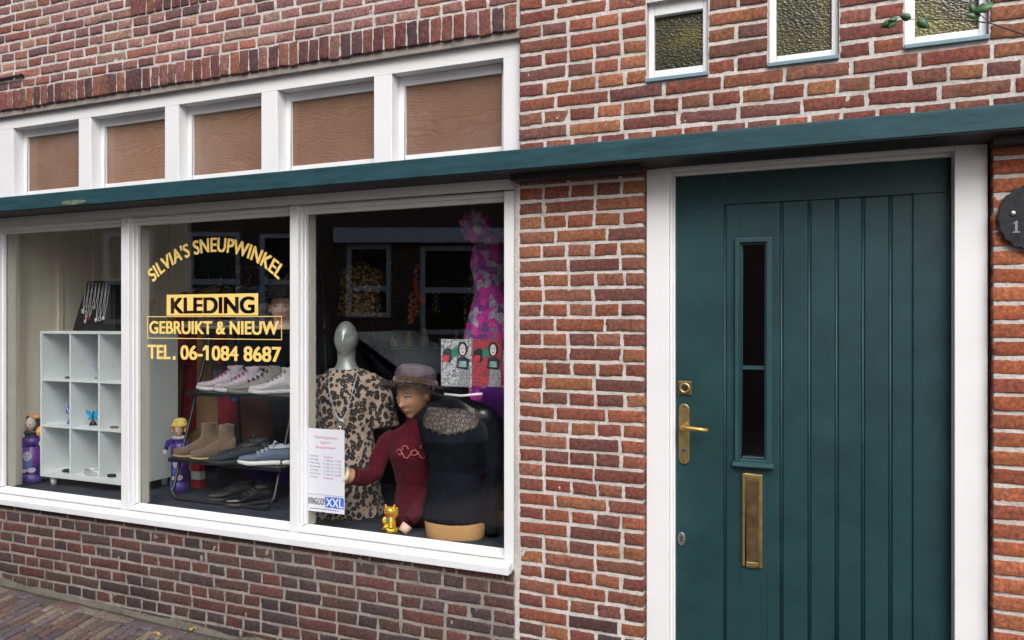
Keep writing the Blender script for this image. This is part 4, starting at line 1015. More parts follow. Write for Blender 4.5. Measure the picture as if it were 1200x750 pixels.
# --- clown dolls in printed tubes
def tubemat(nm, seed):
    m = bpy.data.materials.new(nm); nt, b = nodes(m); b.inputs['Roughness'].default_value = .35
    co = coords(nt); f = noise_t(nt, co, 14 + seed, 3, .5, 1); nt.links.new(ramp(nt, f, [(.3, (.015, .02, .16)), (.45, (.03, .035, .26)), (.55, (.20, .03, .24)), (.60, (.03, .10, .36)), (.8, (.05, .05, .32))]), b.inputs['Base Color']); return m
def doll(px, pyb, y_extra, label, hatc, hairc, seed, rz, stripe):
    X, Y, _ = place(px, pyb); e = empty('clown_doll_tube', (X, Y + y_extra, CZ), rz); tag(e, label, 'doll', 'clown dolls in printed tubes')
    tm = tubemat('printed_card', seed); r = .062
    s = MB(); s.loft([(0, 0, 0, r, r), (0, 0, .285, r, r)], 40); s.build('tube', tm, e)
    cm_ = tubemat('cap_card', seed + 9)
    for za, zb_ in ((-.0005, .06), (.232, .289)): s = MB(); s.loft([(0, 0, za, r + .003, r + .003), (0, 0, zb_, r + .003, r + .003)], 40); s.build('tube_cap', cm_, e)
    # printed pale figure on the tube
    s = MB()
    def onT(u, z, k=.0018): a = u / r; return ((r + k) * math.sin(a), -(r + k) * math.cos(a), z)
    def disc(u0, z0, ru, rz_, n=18): 
        v = [onT(u0, z0)] + [onT(u0 + ru * math.cos(2 * PI * i / n), z0 + rz_ * math.sin(2 * PI * i / n)) for i in range(n)]; s.add(v, [(0, 1 + i, 1 + (i + 1) % n) for i in range(n)])
    mpw = mat('print_white', (.55, .53, .66), .5)
    disc(0, .175, .026, .03); s.build('printed_face', mpw, e)
    for q in ((-.02, .085, .02, .013), (.024, .088, .024, .016)): s = MB(); disc(*q); s.build('printed_hand', mpw, e)
    s = MB()
    def disc2(u0, z0, ru, rz_, n=14):
        v = [onT(u0, z0, .0026)] + [onT(u0 + ru * math.cos(2 * PI * i / n), z0 + rz_ * math.sin(2 * PI * i / n), .0026) for i in range(n)]; s.add(v, [(0, 1 + i, 1 + (i + 1) % n) for i in range(n)])
    disc2(-.009, .18, .004, .002); disc2(.009, .18, .004, .002); disc2(0, .163, .006, .002); s.build('printed_features', 'ink_black', e)
    s = MB(); disc(0, .125, .032, .022); s.build('printed_ruff', mat('print_blue', (.12, .16, .50), .5), e)
    if stripe:
        s = MB(); v = []
        for k in range(5): v += [onT(-.075 + .006 * k, .012, .004), onT(-.075 + .006 * k, .27, .004)]
        s.add(v, [(2 * k, 2 * k + 2, 2 * k + 3, 2 * k + 1) for k in range(4)]); s.build('printed_stripe', mat('pale_turquoise', (.35, .58, .62), .5), e)
    if stripe: e.scale = (.80, .80, 1)
    dl_ = empty('clown_doll', (0, 0, 0), 0, e)
    s = MB(); s.loft([(0, 0, .27, .05, .045), (0, 0, .31, .045, .04), (0, 0, .325, .02, .02)], 24)
    s.tube([(-.04, -.02, .30), (-.075, -.035, .29), (-.085, -.05, .25)], [.018, .018, .014], 12); s.tube([(.04, -.02, .30), (.075, -.035, .29), (.08, -.05, .262)], [.018, .018, .014], 12)
    s.build('doll_suit', mat('doll_suit', stripe and (.05, .03, .22) or (.05, .05, .06), .8, var=.6, vs_=60), dl_)
    for gx_, gzz in ((-.086, .238), (.081, .25)): s = MB(); s.ell((gx_, -.054, gzz), (.016, .012, .018), 12, 8); s.build('glove', 'white', dl_)
    s = MB(); add_head(s, (0, -.015, .365), .098, .8, 32, 32); s.build('doll_head', mat('doll_face', (.72, .62, .58) if not stripe else (.70, .45, .36), .4), dl_)
    s = MB()
    for sg in (-1, 1): s.ell((sg * .013, -.051, .368), (.005, .003, .004), 8, 6)
    s.build('doll_eyes', 'ink_black', dl_)
    s = MB(); s.ell((0, -.057, .352), (.006, .005, .005), 10, 8); s.ell((0, -.053, .338), (.010, .003, .003), 10, 6); s.build('doll_nose', mat('doll_red', (.6, .06, .06), .4), dl_)
    s = MB(); random.seed(seed)
    for k in range(26):
        a = PI * k / 25; s.ell((.047 * math.cos(a), -.008, .36 + .055 * math.sin(a)), (.013, .014, .013), 8, 6)
    s.build('doll_hair', mat('doll_hair', hairc, .9, var=.7, vs_=90), dl_)
    s = MB()
    if stripe: s.loft([(0, 0, .385, .060, .055), (0, .0, .395, .064, .058), (0, 0, .405, .055, .05), (0, 0, .43, .04, .038), (0, 0, .437, .01, .01)], 28)
    else:
        s.ell((.075, -.045, .325), (.030, .022, .035), 14, 10); s.build('doll_bow', mat('orange_ribbon', hatc, .7, var=.35, vs_=50), dl_); s = MB()
        s.ell((.03, -.01, .412), (.03, .02, .016), 14, 10); s.ell((.0, -.01, .420), (.020, .016, .012), 12, 8)
    s.build('doll_hat', mat('doll_hat', hatc, .7, var=.35, vs_=50), dl_)
    s = MB()
    for k in range(40):
        a = 2 * PI * k / 40; s.ell((.042 * math.cos(a), -.012 + .036 * math.sin(a), .318 + .006 * (k % 2)), (.009, .009, .007), 8, 5)
    s.build('doll_ruff', mat('doll_ruff', (.6, .55, .58) if stripe else (.06, .09, .07), .8, var=.3, vs_=60), dl_)
doll(27, 567.5, .06, 'clown doll with black curls and orange bow, in a blue purple tube beside the cabinet', (.75, .34, .12), (.03, .03, .035), 1, R(28), False)
doll(200, 578, .07, 'clown doll with yellow hat in a purple striped tube behind the shoe rack leg', (.70, .52, .12), (.62, .35, .12), 5, R(20), True)

# ------------------------------------------------------------------ shoe rack and shoes
RX0, RX1 = -3.468, -2.755; RY = .31
def ry(z): return RY + .326 * (z - .54)
rack = empty('shoe_rack', ((RX0 + RX1) / 2, RY, CZ)); tag(rack, 'black tubular ladder rack with three flat shelves of shoes', 'shoe rack')
cx, cy = (RX0 + RX1) / 2, RY
path = []
hw = (RX1 - RX0) / 2; rc = .06
for (x, z) in ((-hw, 1.40), (-hw, 1.0), (-hw, .5), (-hw, rc + .012)): path.append((x, ry(z + CZ) - cy, z))
for k in range(1, 6): a = PI + PI / 2 * k / 6; path.append((-hw + rc + rc * math.cos(a), 0, .012 + rc + rc * math.sin(a)))
path += [(-hw + rc, 0, .012), (hw - rc, 0, .012)]
for k in range(1, 6): a = -PI / 2 + PI / 2 * k / 6; path.append((hw - rc + rc * math.cos(a), 0, .012 + rc + rc * math.sin(a)))
for (x, z) in ((hw, rc + .012), (hw, .5), (hw, 1.0), (hw, 1.40)): path.append((x, ry(z + CZ) - cy, z))
m_rk = mat('black_lacquer', (.018, .020, .024), .35, .2)
s = MB(); s.tube(path, .0095, 10); s.build('tube_frame', m_rk, rack)
s = MB()
for x in (-hw + .02, hw - .02): s.tube([(x, .55, .01), (x, .50, .6), (x, .46, 1.40)], .009, 8)
s.build('rear_frame', m_rk, rack)
SHZ = (.755, 1.122, 1.485); SHY = ((.315, .66), (.44, .76), (.545, .85))
for z, (ya, yb) in zip(SHZ, SHY):
    s = MB(); s.box(-hw - .035, hw + .05, ya - cy, yb - cy, z - CZ - .022, z - CZ); s.build('rack_shelf', m_rk, rack, bevel=.003)
def shoe(label, loc, rz, mats, L=.28, kind='sneaker', group=None, cat='shoe'):
    """toe points along -x, heel at the origin's +x side"""
    e = empty({'boot': 'ankle_boot', 'sneaker': 'sneaker', 'hightop': 'high_top_sneaker', 'sandal': 'flat_shoe'}.get(kind, kind), loc, rz); tag(e, label, cat, group)
    um, sm, lm = mats; n = 15; st = []
    for k in range(n):
        t_ = k / (n - 1)                                              # 0 toe .. 1 heel
        w = .036 * (math.sin(min(1, t_ * 3.2 + .12) * PI / 2)) * (1.12 if .15 < t_ < .4 else 1.0 - .18 * math.exp(-((t_ - .65) / .16) ** 2)) * (1 - .45 * max(0, (t_ - .9) / .1) ** 2)
        st.append((-L + t_ * L, w, t_))
    thick = {'boot': .014, 'sandal': .022}.get(kind, .026)
    def section(x, w, z0, z1, pw=2.6, seg=16, round_top=True):
        r = []
        for j in range(seg):
            a = 2 * PI * j / seg; c, q = math.cos(a), math.sin(a); e_ = 2 / pw
            yy = math.copysign(abs(c) ** e_, c) * w; zz = (z0 + z1) / 2 + math.copysign(abs(q) ** e_, q) * (z1 - z0) / 2
            if q > 0 and round_top: yy *= 1 - .35 * q
            r.append((x, yy, zz))
        return r
    def body(zs, name, m, grow=0, rt=True, pw=2.6):
        s = MB(); v = []; seg = 16
        for (x, w, t_), (z0, z1) in zip(st, zs): v += section(x + (-.004 if t_ == 0 else .004 if t_ == 1 else 0) * (grow > 0), w + grow, z0, z1, pw, seg, rt)
        fs = [(i * seg + j, i * seg + (j + 1) % seg, (i + 1) * seg + (j + 1) % seg, (i + 1) * seg + j) for i in range(n - 1) for j in range(seg)]
        s.add(v, fs, 0, True); s.add(v, [tuple(range(seg)), tuple(range((n - 1) * seg, n * seg))]); return s
    toe = .012 if kind != 'boot' else .006
    s = body([(toe * max(0, 1 - t_ * 5) ** 1.5, thick + toe * .4 * max(0, 1 - t_ * 5)) for _, _, t_ in st], 'sole', sm, .003, False, 4); s.build('sole', sm, e)
    def top(t_):
        if kind == 'sandal': return .050 - .012 * math.sin(t_ * PI)
        base = .048 + .010 * math.sin(min(1, t_ / .3) * PI / 2)
        rise = .045 * max(0, min(1, (t_ - .28) / .35)) ** 1.1
        if kind in ('boot', 'hightop'): rise = .062 * max(0, min(1, (t_ - .25) / .4)) ** 1.2
        return base + rise - .016 * max(0, (t_ - .8) / .2) * (kind == 'sneaker')
    s = body([(thick - .006, top(t_)) for _, _, t_ in st], 'upper', um)
    if kind in ('boot', 'hightop'):
        hgt_ = .195 if kind == 'boot' else .15
        s.loft([(-L * .25, 0, .05, L * .235, .033), (-L * .225, 0, .085, L * .175, .031), (-L * .20, 0, hgt_ * .75, L * .160, .033), (-L * .195, 0, hgt_, L * .175, .037), (-L * .195, 0, hgt_ - .004, L * .155, .031), (-L * .195, 0, hgt_ - .04, L * .145, .027)], 24)
    s.build('upper', um, e, remesh=.0045)
    if kind != 'sandal':
        if kind != 'boot':
            s = MB()
            for k in range(6 if kind == 'hightop' else 5):
                t_ = .36 + .075 * k; z = top(t_) + .004 + (.010 * max(0, k - 3) if kind == 'hightop' else 0); x = -L + t_ * L
                s.tube([(x + .004, -.024, z - .012), (x - .004, -.008, z + .001), (x + .004, .008, z + .001), (x + .01, .024, z - .012)], .0032, 6)
                s.tube([(x + .004, .024, z - .012), (x - .002, .006, z + .002), (x + .006, -.008, z + .002), (x + .01, -.024, z - .012)], .0030, 6)
            x = -L + .74 * L; z = top(.7) + .012
            s.tube([(x, 0, z), (x - .012, -.022, z + .012), (x - .02, -.036, z - .006), (x - .01, -.02, z - .014)], .003, 6); s.tube([(x, 0, z), (x - .02, .01, z + .012), (x - .03, .014, z - .004)], .003, 6)
            s.build('laces', lm, e)
            s = MB(); v = []
            if kind == 'sneaker':
                s.loft([(-L * .22, 0, top(.8) - .012, L * .21, .031), (-L * .21, 0, top(.8) + .004, L * .20, .030), (-L * .2, 0, top(.8) + .006, L * .17, .024), (-L * .2, 0, top(.8) - .012, L * .155, .021)], 24, cap=False); s.build('collar', lm, e)
        else:
            s = MB(); s.box(-L * .42, -L * .40, -.004, .004, .09, .10); s.build('seam_tab', lm, e)
    return e
col = lambda n, c, r=.6, **k: mat(n, c, r, **k)
c_wh = col('white_leather', (.60, .58, .62), .45); c_ws = col('white_rubber', (.66, .65, .64), .5); c_pk = col('pink_lace', (.42, .03, .22)); c_gr = col('grey_mesh', (.28, .26, .25), .8, bmp=.5, bs=200); c_gs = col('grey_rubber', (.20, .19, .18), .7); c_bk = col('black_lace', (.015, .015, .018))
c_tan = col('taupe_suede', (.135, .088, .058), .9, var=.35, bmp=.4, bs=120, sheen=.4); c_ts = col('tan_sole', (.36, .24, .13), .7); c_nv = col('dark_suede', (.022, .028, .038), .85); c_nb = col('blue_grey_knit', (.10, .13, .19), .85, bmp=.5, bs=200); c_lb = col('pale_lace', (.35, .38, .44))
c_pkm = col('white_pink_mesh', (.50, .44, .50), .6, var=.35, vs_=90)
RZ_ = R(33)
def on_shelf(px, k, back): y = SHY[k][0] + back; return (PX(px, y), y, SHZ[k])
G1 = 'shoes on the middle shelf'; G0 = 'shoes on the lower shelf'; G2 = 'shoes on the top shelf'
shoe('white and pink laced high top sneaker, first from the left on the middle shelf', on_shelf(287, 1, .20), RZ_, (c_pkm, c_ws, c_pk), .27, 'hightop', G1)
shoe('white and pink laced high top sneaker, second from the left on the middle shelf', on_shelf(308, 1, .17), RZ_, (c_pkm, c_ws, c_pk), .27, 'hightop', G1)
shoe('grey walking sneaker with dark laces, in front on the middle shelf', on_shelf(334, 1, .16), R(40), (c_gr, c_gs, c_bk), .31, 'hightop', G1)
shoe('grey walking sneaker with dark laces, behind its twin on the middle shelf', on_shelf(330, 1, .27), R(36), (c_gr, c_gs, c_bk), .31, 'hightop', G1)
shoe('white ankle boot half behind the white window post', on_shelf(352, 1, .19), R(45), (c_wh, c_ws, c_gr), .28, 'hightop', G1, 'boot')
shoe('taupe suede ankle boot, the left one of the pair on the lower shelf', on_shelf(255, 0, .16), RZ_, (c_tan, c_ts, c_tan), .24, 'boot', G0, 'boot')
shoe('taupe suede ankle boot, the right one of the pair on the lower shelf', on_shelf(276, 0, .15), R(36), (c_tan, c_ts, c_tan), .24, 'boot', G0, 'boot')
shoe('dark navy suede lace-up shoe next to the taupe boots', on_shelf(307, 0, .13), R(52), (c_nv, c_nv, c_bk), .28, 'sneaker', G0)
shoe('dark navy suede lace-up shoe standing further back on the lower shelf', on_shelf(316, 0, .26), R(46), (c_nv, c_nv, c_bk), .28, 'sneaker', G0)
shoe('blue grey knit sneaker with pale sole at the right end of the lower shelf', on_shelf(342, 0, .12), R(30), (c_nb, c_ws, c_lb), .28, 'sneaker', G0)
for i, (px_, lab) in enumerate(((266, 'pale soled flat shoe, leftmost on the top shelf'), (288, 'pale soled flat shoe, second from the left on the top shelf'), (309, 'pale soled flat shoe, third from the left on the top shelf'), (330, 'pale soled flat shoe, rightmost on the top shelf'))):
    shoe(lab, on_shelf(px_, 2, .17), R(30), ((col('grey_canvas', (.17, .17, .19), .8, var=.4, vs_=60)), col('cork_sole', (.40, .36, .31), .7), c_bk), .25, 'sandal' if i != 2 else 'sneaker', G2)
# bunch of pale scarf on the top shelf
def crumple(name, loc, r, m, lab, cat, amp=.45, fr=6, seed=0):
    s = MB(); s.ell((0, 0, r[2]), r, 48, 32, fn=lambda p: p * (1 + amp * noise.noise(Vector((p.x * fr / r[0] * .12 * 3, p.y * fr / r[1] * .12 * 3, p.z * fr / r[2] * .12 * 3 + seed)))))
    o = s.build(name, m, loc=loc); tag(o, lab, cat); return o
crumple('scarf', (PX(319, .70), .70, SHZ[2] + .045), (.10, .06, .055), col('grey_chiffon', (.20, .21, .27), .8, var=.4, vs_=40), 'crumpled grey scarf lying over the shoes on the top shelf', 'scarf', .6, 9, 3)
# shoes on the floor under the rack
shoe('black leather shoe on the floor under the rack, right one', (PX(322, .5), .5, CZ), R(60), (col('black_leather', (.01, .01, .012), .25), c_bk, c_bk), .27, 'sneaker', 'shoes under the rack')
shoe('black leather shoe on the floor under the rack, left one', (PX(300, .56), .56, CZ), R(60), (M['black'], c_bk, c_bk), .27, 'sneaker', 'shoes under the rack')

# ------------------------------------------------------------------ display head with a hat on the top shelf
Y = .56; X = at(331, Y); Hh = .215
zc = PZ(331, 361, Y)
mq = empty('mannequin', (X, Y, SHZ[2]), R(36)); tag(mq, 'pale faced mannequin head with a dark brimmed hat half behind the white window post', 'mannequin')
s = MB(); zz = zc - SHZ[2]
m4 = add_head(s, (0, 0, zz), Hh, 1.0, 64, 72, yaw=R(-4)); ears(s, m4, Hh)
s.loft([(0, .0, .001, .085, .06), (0, .0, .012, .075, .055), (0, 0, .03, .05, .048), (0, 0, zz - .03, .047, .05)], 28)
s.build('body', 'skin_pale', mq, remesh=.0045); face_paint(m4, Hh, mq, (.62, .07, .06), (.12, .07, .04))
hb = empty('hat', (0, 0, zz), 0, mq); hat(hb, Hh, 'black', col('dark_felt', (.03, .03, .04), .9), 0, .150, droop=.012, brimh=.26); hb.rotation_euler = (R(-8), 0, 0)

# ------------------------------------------------------------------ garments: hanging, with folds
def garment(name, label, cat, x, y, ztop, w, h, m, seed=0, d=.05, sleeves=True, rz=0, group=None, flare=1.25, hanger=True):
    e = empty(name, (x, y, ztop), rz); tag(e, label, cat, group)
    s = MB(); n = 9
    rings_ = [(0, 0, 0, .045, .03), (0, 0, -.025, .10, .035), (0, 0, -.055, w * .5, d), (0, 0, -.14, w * .46, d * 1.1)] + [(0, 0, -.14 - (h - .14) * k / n, w * .46 * (1 + (flare - 1) * k / n), d * (1.1 + .5 * k / n)) for k in range(1, n + 1)]
    s.loft(rings_, 60, cap=False, wob=lambda i, a: (.16 * noise.noise(Vector((math.cos(a) * 3.2, math.sin(a) * 3.2, seed + i * .10))) + .05 * math.sin(11 * a + seed)) * min(1, i / 5))
    if sleeves:
        for sg in (-1, 1): s.tube([(sg * w * .40, 0, -.06), (sg * w * .53, 0, -.12), (sg * w * .58, -.01, -.30), (sg * w * .60, -.02, -.52)], [.045, .05, .046, .05], 16)
    s.build('cloth', m, e)
    if hanger:
        s = MB(); s.tube([(-w * .42, 0, -.05), (0, 0, .02), (w * .42, 0, -.05)], .006, 8); s.tube([(0, 0, .02), (0, 0, .05), (.018, 0, .075), (0, 0, .09)], .0025, 6); s.build('hanger', 'steel', e)
    return e
G = 'garments hanging on the clothes rail'
m_cream = col('cream_wool', (.50, .37, .20), .9, bmp=.4, sheen=.3); m_red = col('red_wool', (.22, .010, .022), .85); m_camel = col('camel_cloth', (.30, .18, .09), .85); m_blue = col('bright_blue_cloth', (.02, .14, .42), .8); m_grey = col('grey_cloth', (.10, .10, .11), .85); m_dk = col('charcoal_cloth', (.02, .02, .024), .85); m_rust = col('rust_cloth', (.16, .06, .04), .85)
RYL = 1.08
rail = empty('clothes_rail', (0, 0, .05)); tag(rail, 'black steel clothes rail standing behind the shoe rack', 'clothes rail')
s = MB(); s.tube([(PX(195, RYL), RYL, 1.84), (PX(352, RYL), RYL, 1.84)], .012, 10); s.build('rail', m_rk, rail)
for p in (197, 350):
    s = MB(); s.tube([(PX(p, RYL), RYL, 0), (PX(p, RYL), RYL, 1.84)], .012, 10); s.build('upright', m_rk, rail)
    s = MB(); s.tube([(PX(p, RYL), RYL - .22, .02), (PX(p, RYL), RYL + .22, .02)], .012, 10); s.build('foot', m_rk, rail)
for (px_, w, h, m, nm, lab, cat, rz) in ((226, .56, 1.05, m_cream, 'coat', 'cream wool coat hanging at the left end of the clothes rail', 'coat', 15), (243, .34, .95, m_red, 'jacket', 'dark red jacket hanging between the cream coat and the camel one', 'jacket', 82), (257, .50, 1.08, m_camel, 'coat', 'camel coat hanging next to the dark red jacket', 'coat', 35), (281, .30, .90, m_red, 'dress', 'long red dress hanging in the middle of the clothes rail', 'dress', 84), (291, .42, .7, m_grey, 'cardigan', 'grey cardigan hanging right of the red dress', 'cardigan', 60), (311, .44, .75, m_blue, 'shirt', 'bright blue shirt hanging behind the grey sneakers', 'shirt', 20), (335, .42, .9, m_dk, 'coat', 'charcoal coat hanging at the right end of the clothes rail', 'coat', 50)):
    garment(nm, lab, cat, PX(px_, RYL), RYL, 1.76, w, h, m, px_, .05, True, R(rz), G)
# low box and bust with a brown garment under the rail
s = MB(); s.loft([(0, 0, 0, .12, .09), (0, 0, .1, .13, .09), (0, 0, .25, .10, .08), (0, 0, .38, .14, .11), (0, 0, .46, .15, .08), (0, 0, .5, .06, .05)], 32, wob=lambda i, a: .02 * math.sin(6 * a)); o = s.build('dressmaking_bust', m_rust, loc=(PX(300, .95), .95, CZ + .24)); tag(o, 'rust brown clothed bust standing behind the taupe boots', 'bust')
s = MB(); s.box(-.2, .2, -.12, .12, 0, .235); o = s.build('storage_box', 'black', loc=(PX(300, .95), .95, CZ + .0005), bevel=.004); tag(o, 'black box under the rust brown bust', 'box')
s = MB(); s.box(-.10, .10, -.08, .08, 0, .2); s.box(-.102, .102, -.082, .082, .2, .225); o = s.build('shoe_box', col('purple_card', (.06, .03, .22), .6), loc=(PX(309, .72), .72, SHZ[0] - .0), bevel=.003); 
o.location = (PX(312, .82), .82, CZ); tag(o, 'purple shoe box on the display floor behind the rack', 'box')
s = MB(); s.box(-.035, .035, -.02, .02, 0, .28); s.box(-.036, .036, -.021, .021, .05, .10, 1); o = s.build('red_carton', [col('red_card', (.45, .03, .03), .5), M['white']], loc=(PX(232, .62), .62, CZ)); tag(o, 'narrow red carton standing behind the left leg of the rack', 'carton')

# ------------------------------------------------------------------ right display: floral dress, gold garments, beads, pictures
def floral():
    m = bpy.data.materials.new('floral_print'); nt, b = nodes(m); b.inputs['Roughness'].default_value = .6; co = coords(nt)
    nz = N(nt, 'ShaderNodeTexNoise', Scale=14, Detail=2); nt.links.new(co, nz.inputs['Vector'])
    mx = N(nt, 'ShaderNodeVectorMath', operation='MULTIPLY_ADD'); mx.inputs[1].default_value = (.06, .06, .06); nt.links.new(nz.outputs['Color'], mx.inputs[0]); nt.links.new(co, mx.inputs[2])
    v = N(nt, 'ShaderNodeTexVoronoi', Scale=25, Randomness=1); nt.links.new(mx.outputs[0], v.inputs['Vector'])
    sx_ = N(nt, 'ShaderNodeSeparateColor'); nt.links.new(v.outputs['Color'], sx_.inputs[0])
    base = ramp(nt, sx_.outputs[0], [(0, (.85, .04, .52)), (.45, (.88, .07, .42)), (.55, (.55, .50, .62)), (.72, (.62, .60, .66)), (.8, (.03, .16, .20)), (.9, (.40, .03, .38))]); bpy.data.materials
    r = ramp(nt, v.outputs['Distance'], [(.0, (.55, .5, .5)), (.15, (1.1, 1, 1.05)), (.28, (.6, .5, .6)), (.34, (1.1, 1.05, 1.1)), (.55, (.7, .6, .75))])
    c = mixc(nt, 1, base, r, 'MULTIPLY'); f = noise_t(nt, co, 60, 4)
    c = mixc(nt, ramp(nt, f, [(.55, (0, 0, 0)), (.62, (.6, .6, .6))]), c, (.30, .03, .30))
    nt.links.new(c, b.inputs['Base Color']); return m
m_fl = floral()
Y = .55; X = at(573, Y)
e = empty('dress', (X, Y, 1.995), R(10)); tag(e, 'pink and magenta floral dress with a big fabric flower hanging at the right edge', 'dress')
s = MB(); s.loft([(0, 0, -.03, .055, .035), (-.0, 0, -.10, .085, .05), (.0, 0, -.18, .095, .065), (.0, 0, -.26, .075, .055), (0, 0, -.33, .07, .05), (0, 0, -.42, .10, .06), (0, 0, -.55, .13, .07), (0, 0, -.75, .15, .08), (0, 0, -1.25, .19, .10)], 60, cap=False, wob=lambda i, a: .05 * math.sin(6 * a + i * .4) * min(1, i / 4)); s.build('cloth', m_fl, e)
s = MB(); random.seed(2)
for k in range(11):
    a = 2 * PI * k / 11; r = .062; cxx, czz = -.055 + r * math.cos(a) * .9, .0 + r * math.sin(a) * .8; a2 = a
    v = []; 
    for j in range(7):
        for i in range(7):
            u, w = i / 6 - .5, j / 6; pz = w * .085; px_ = u * .085 * math.sin(PI * min(.98, w * .85 + .12)); v.append((-.055 + math.cos(a) * pz - math.sin(a) * px_, -.05 - .03 * math.sin(w * 2.4) + .03 * u * u * 4 * w - .004 * (k % 3), math.sin(a) * pz + math.cos(a) * px_ + .01))
    s.add(v, [(j * 7 + i, j * 7 + i + 1, (j + 1) * 7 + i + 1, (j + 1) * 7 + i) for j in range(6) for i in range(6)], 0, True)
o = s.build('fabric_flower', m_fl, e); d_ = o.modifiers.new('t', 'SOLIDIFY'); d_.thickness = .002
s = MB(); s.ell((-.035, -.075, .0), (.028, .02, .028), 16, 12, fn=lambda p: p * (1 + .2 * noise.noise(p * 60))); s.build('flower_heart', col('pale_petal', (.55, .52, .55), .6), e)
s = MB(); s.tube([(0, 0, 0), (0, 0, .04), (.02, 0, .06), (0, 0, .085)], .0025, 6); s.tube([(-.09, 0, -.03), (0, 0, 0), (.09, 0, -.03)], .005, 6); s.build('hanger', 'steel', e)
# rail for the back garments
m_goldc = col('gold_sequins', (.035, .02, .008), .4, var=.7, vs_=60, bmp=.8, bs=300, wear=((.75, .45, .16), 48, .50))
garment('sequin_dress', 'gold sequined dress hanging in the dark middle of the shop', 'dress', PX(423, 1.5), 1.5, PZ(423, 309, 1.5), .30, .36, m_goldc, 3, .04, False, R(18), None, 1.05)
def strand(px_, y, py0, py1, n, cols, lab, r=.014, nm='bead_strand'):
    X = PX(px_, y); z0, z1 = PZ(px_, py0, y), PZ(px_, py1, y); e = empty(nm, (X, y, z0)); tag(e, lab, 'bead strand', 'bead strands hanging at the back')
    for ci, m in enumerate(cols):
        s = MB()
        for k in range(ci, n, len(cols)): s.ell((.012 * math.sin(k * 1.7), .01 * math.cos(k * 2.1), (z1 - z0) * k / n), (r * random.uniform(.7, 1.1),) * 3, 10, 7)
        s.build('beads', m, e)
    s = MB(); s.tube([(0, 0, .1), (0, 0, z1 - z0)], .002, 5); s.build('cord', 'black', e)
m_or = col('orange_bead', (.60, .16, .03), .3); m_rd = col('red_bead', (.5, .03, .02), .3); m_gb = col('gold_bead', (.5, .32, .06), .3, metal=.6)
strand(488, 1.3, 312, 372, 26, [m_or, m_rd, m_gb], 'orange and red bead strand hanging beside the gold sequined dress', .014)
strand(482, 1.35, 343, 380, 18, [m_or, m_gb], 'shorter orange bead strand left of the long one', .013)
strand(509, 1.4, 340, 366, 16, [m_gb], 'pale gold bead strand hanging in the dark shop', .006)
strand(513, 1.4, 342, 368, 18, [m_pearl], 'silver bead strand next to the pale gold one', .005)
strand(553, 1.1, 322, 390, 40, [m_gb, M['brass_dark']], 'long dull gold bead strand near the floral dress', .010)
strand(546, 1.15, 345, 392, 28, [M['brass_dark'], m_gb], 'second dull gold bead strand left of the long one', .009)
# red stocking-like toy hanging from the strand
s = MB(); s.tube([(0, 0, 0), (.01, 0, -.06), (.03, -.005, -.10), (.07, -.01, -.13)], [.020, .018, .020, .012], 12); o = s.build('red_ornament', m_rd, loc=(PX(487, 1.25), 1.25, PZ(487, 330, 1.25))); tag(o, 'small red hanging ornament beside the orange beads', 'ornament')
# jewellery shelf at the back with little stands
s_ = empty('jewellery_shelf', (PX(520, 1.6), 1.6, .05)); tag(s_, 'dark shelving with jewellery deep in the shop behind the torso', 'shelving')
for z in (.9, 1.28, 1.62): s = MB(); s.box(-.55, .75, 0, .3, z, z + .02); s.build('shelf', 'black', s_)
for x in (-.57, .75): s = MB(); s.box(x, x + .02, 0, .3, 0, 1.9); s.build('upright', 'black', s_)
random.seed(21)
labs = [('amber glass bottle', (.35, .15, .02)), ('small brass vase', (.40, .26, .08)), ('pale stoneware jar', (.42, .36, .26)), ('green glass bottle', (.05, .16, .08)), ('white candle holder', (.55, .52, .47)), ('copper pot', (.42, .17, .07)), ('blue grey vase', (.18, .24, .32)), ('dark wooden urn', (.09, .05, .03)), ('cream china cup', (.55, .48, .36)), ('gold trinket pot', (.5, .33, .07))]
spots_ = [(-.47 + .125 * k, .05, 1.35 if k < 9 else .97) for k in range(9)] + [(-.2, .05, .97)]
for k, ((lb_, c_), (x, y, z)) in enumerate(zip(labs, spots_)):
    s = MB(); h = random.uniform(.07, .15); r = random.uniform(.022, .04)
    s.loft([(0, 0, 0, r * .7, r * .7), (0, 0, h * .1, r, r), (0, 0, h * .5, r * random.uniform(.8, 1.1), r), (0, 0, h * .72, r * .5, r * .5), (0, 0, h * .9, r * .35, r * .35), (0, 0, h, r * .45, r * .45)], 20)
    o = s.build(lb_.split()[-1], col(lb_.replace(' ', '_'), c_, .3), loc=(s_.location.x + x, 1.6 + y + .08, z)); tag(o, lb_ + ' standing on the dark jewellery shelving', lb_.split()[-1], 'trinkets on the jewellery shelving')
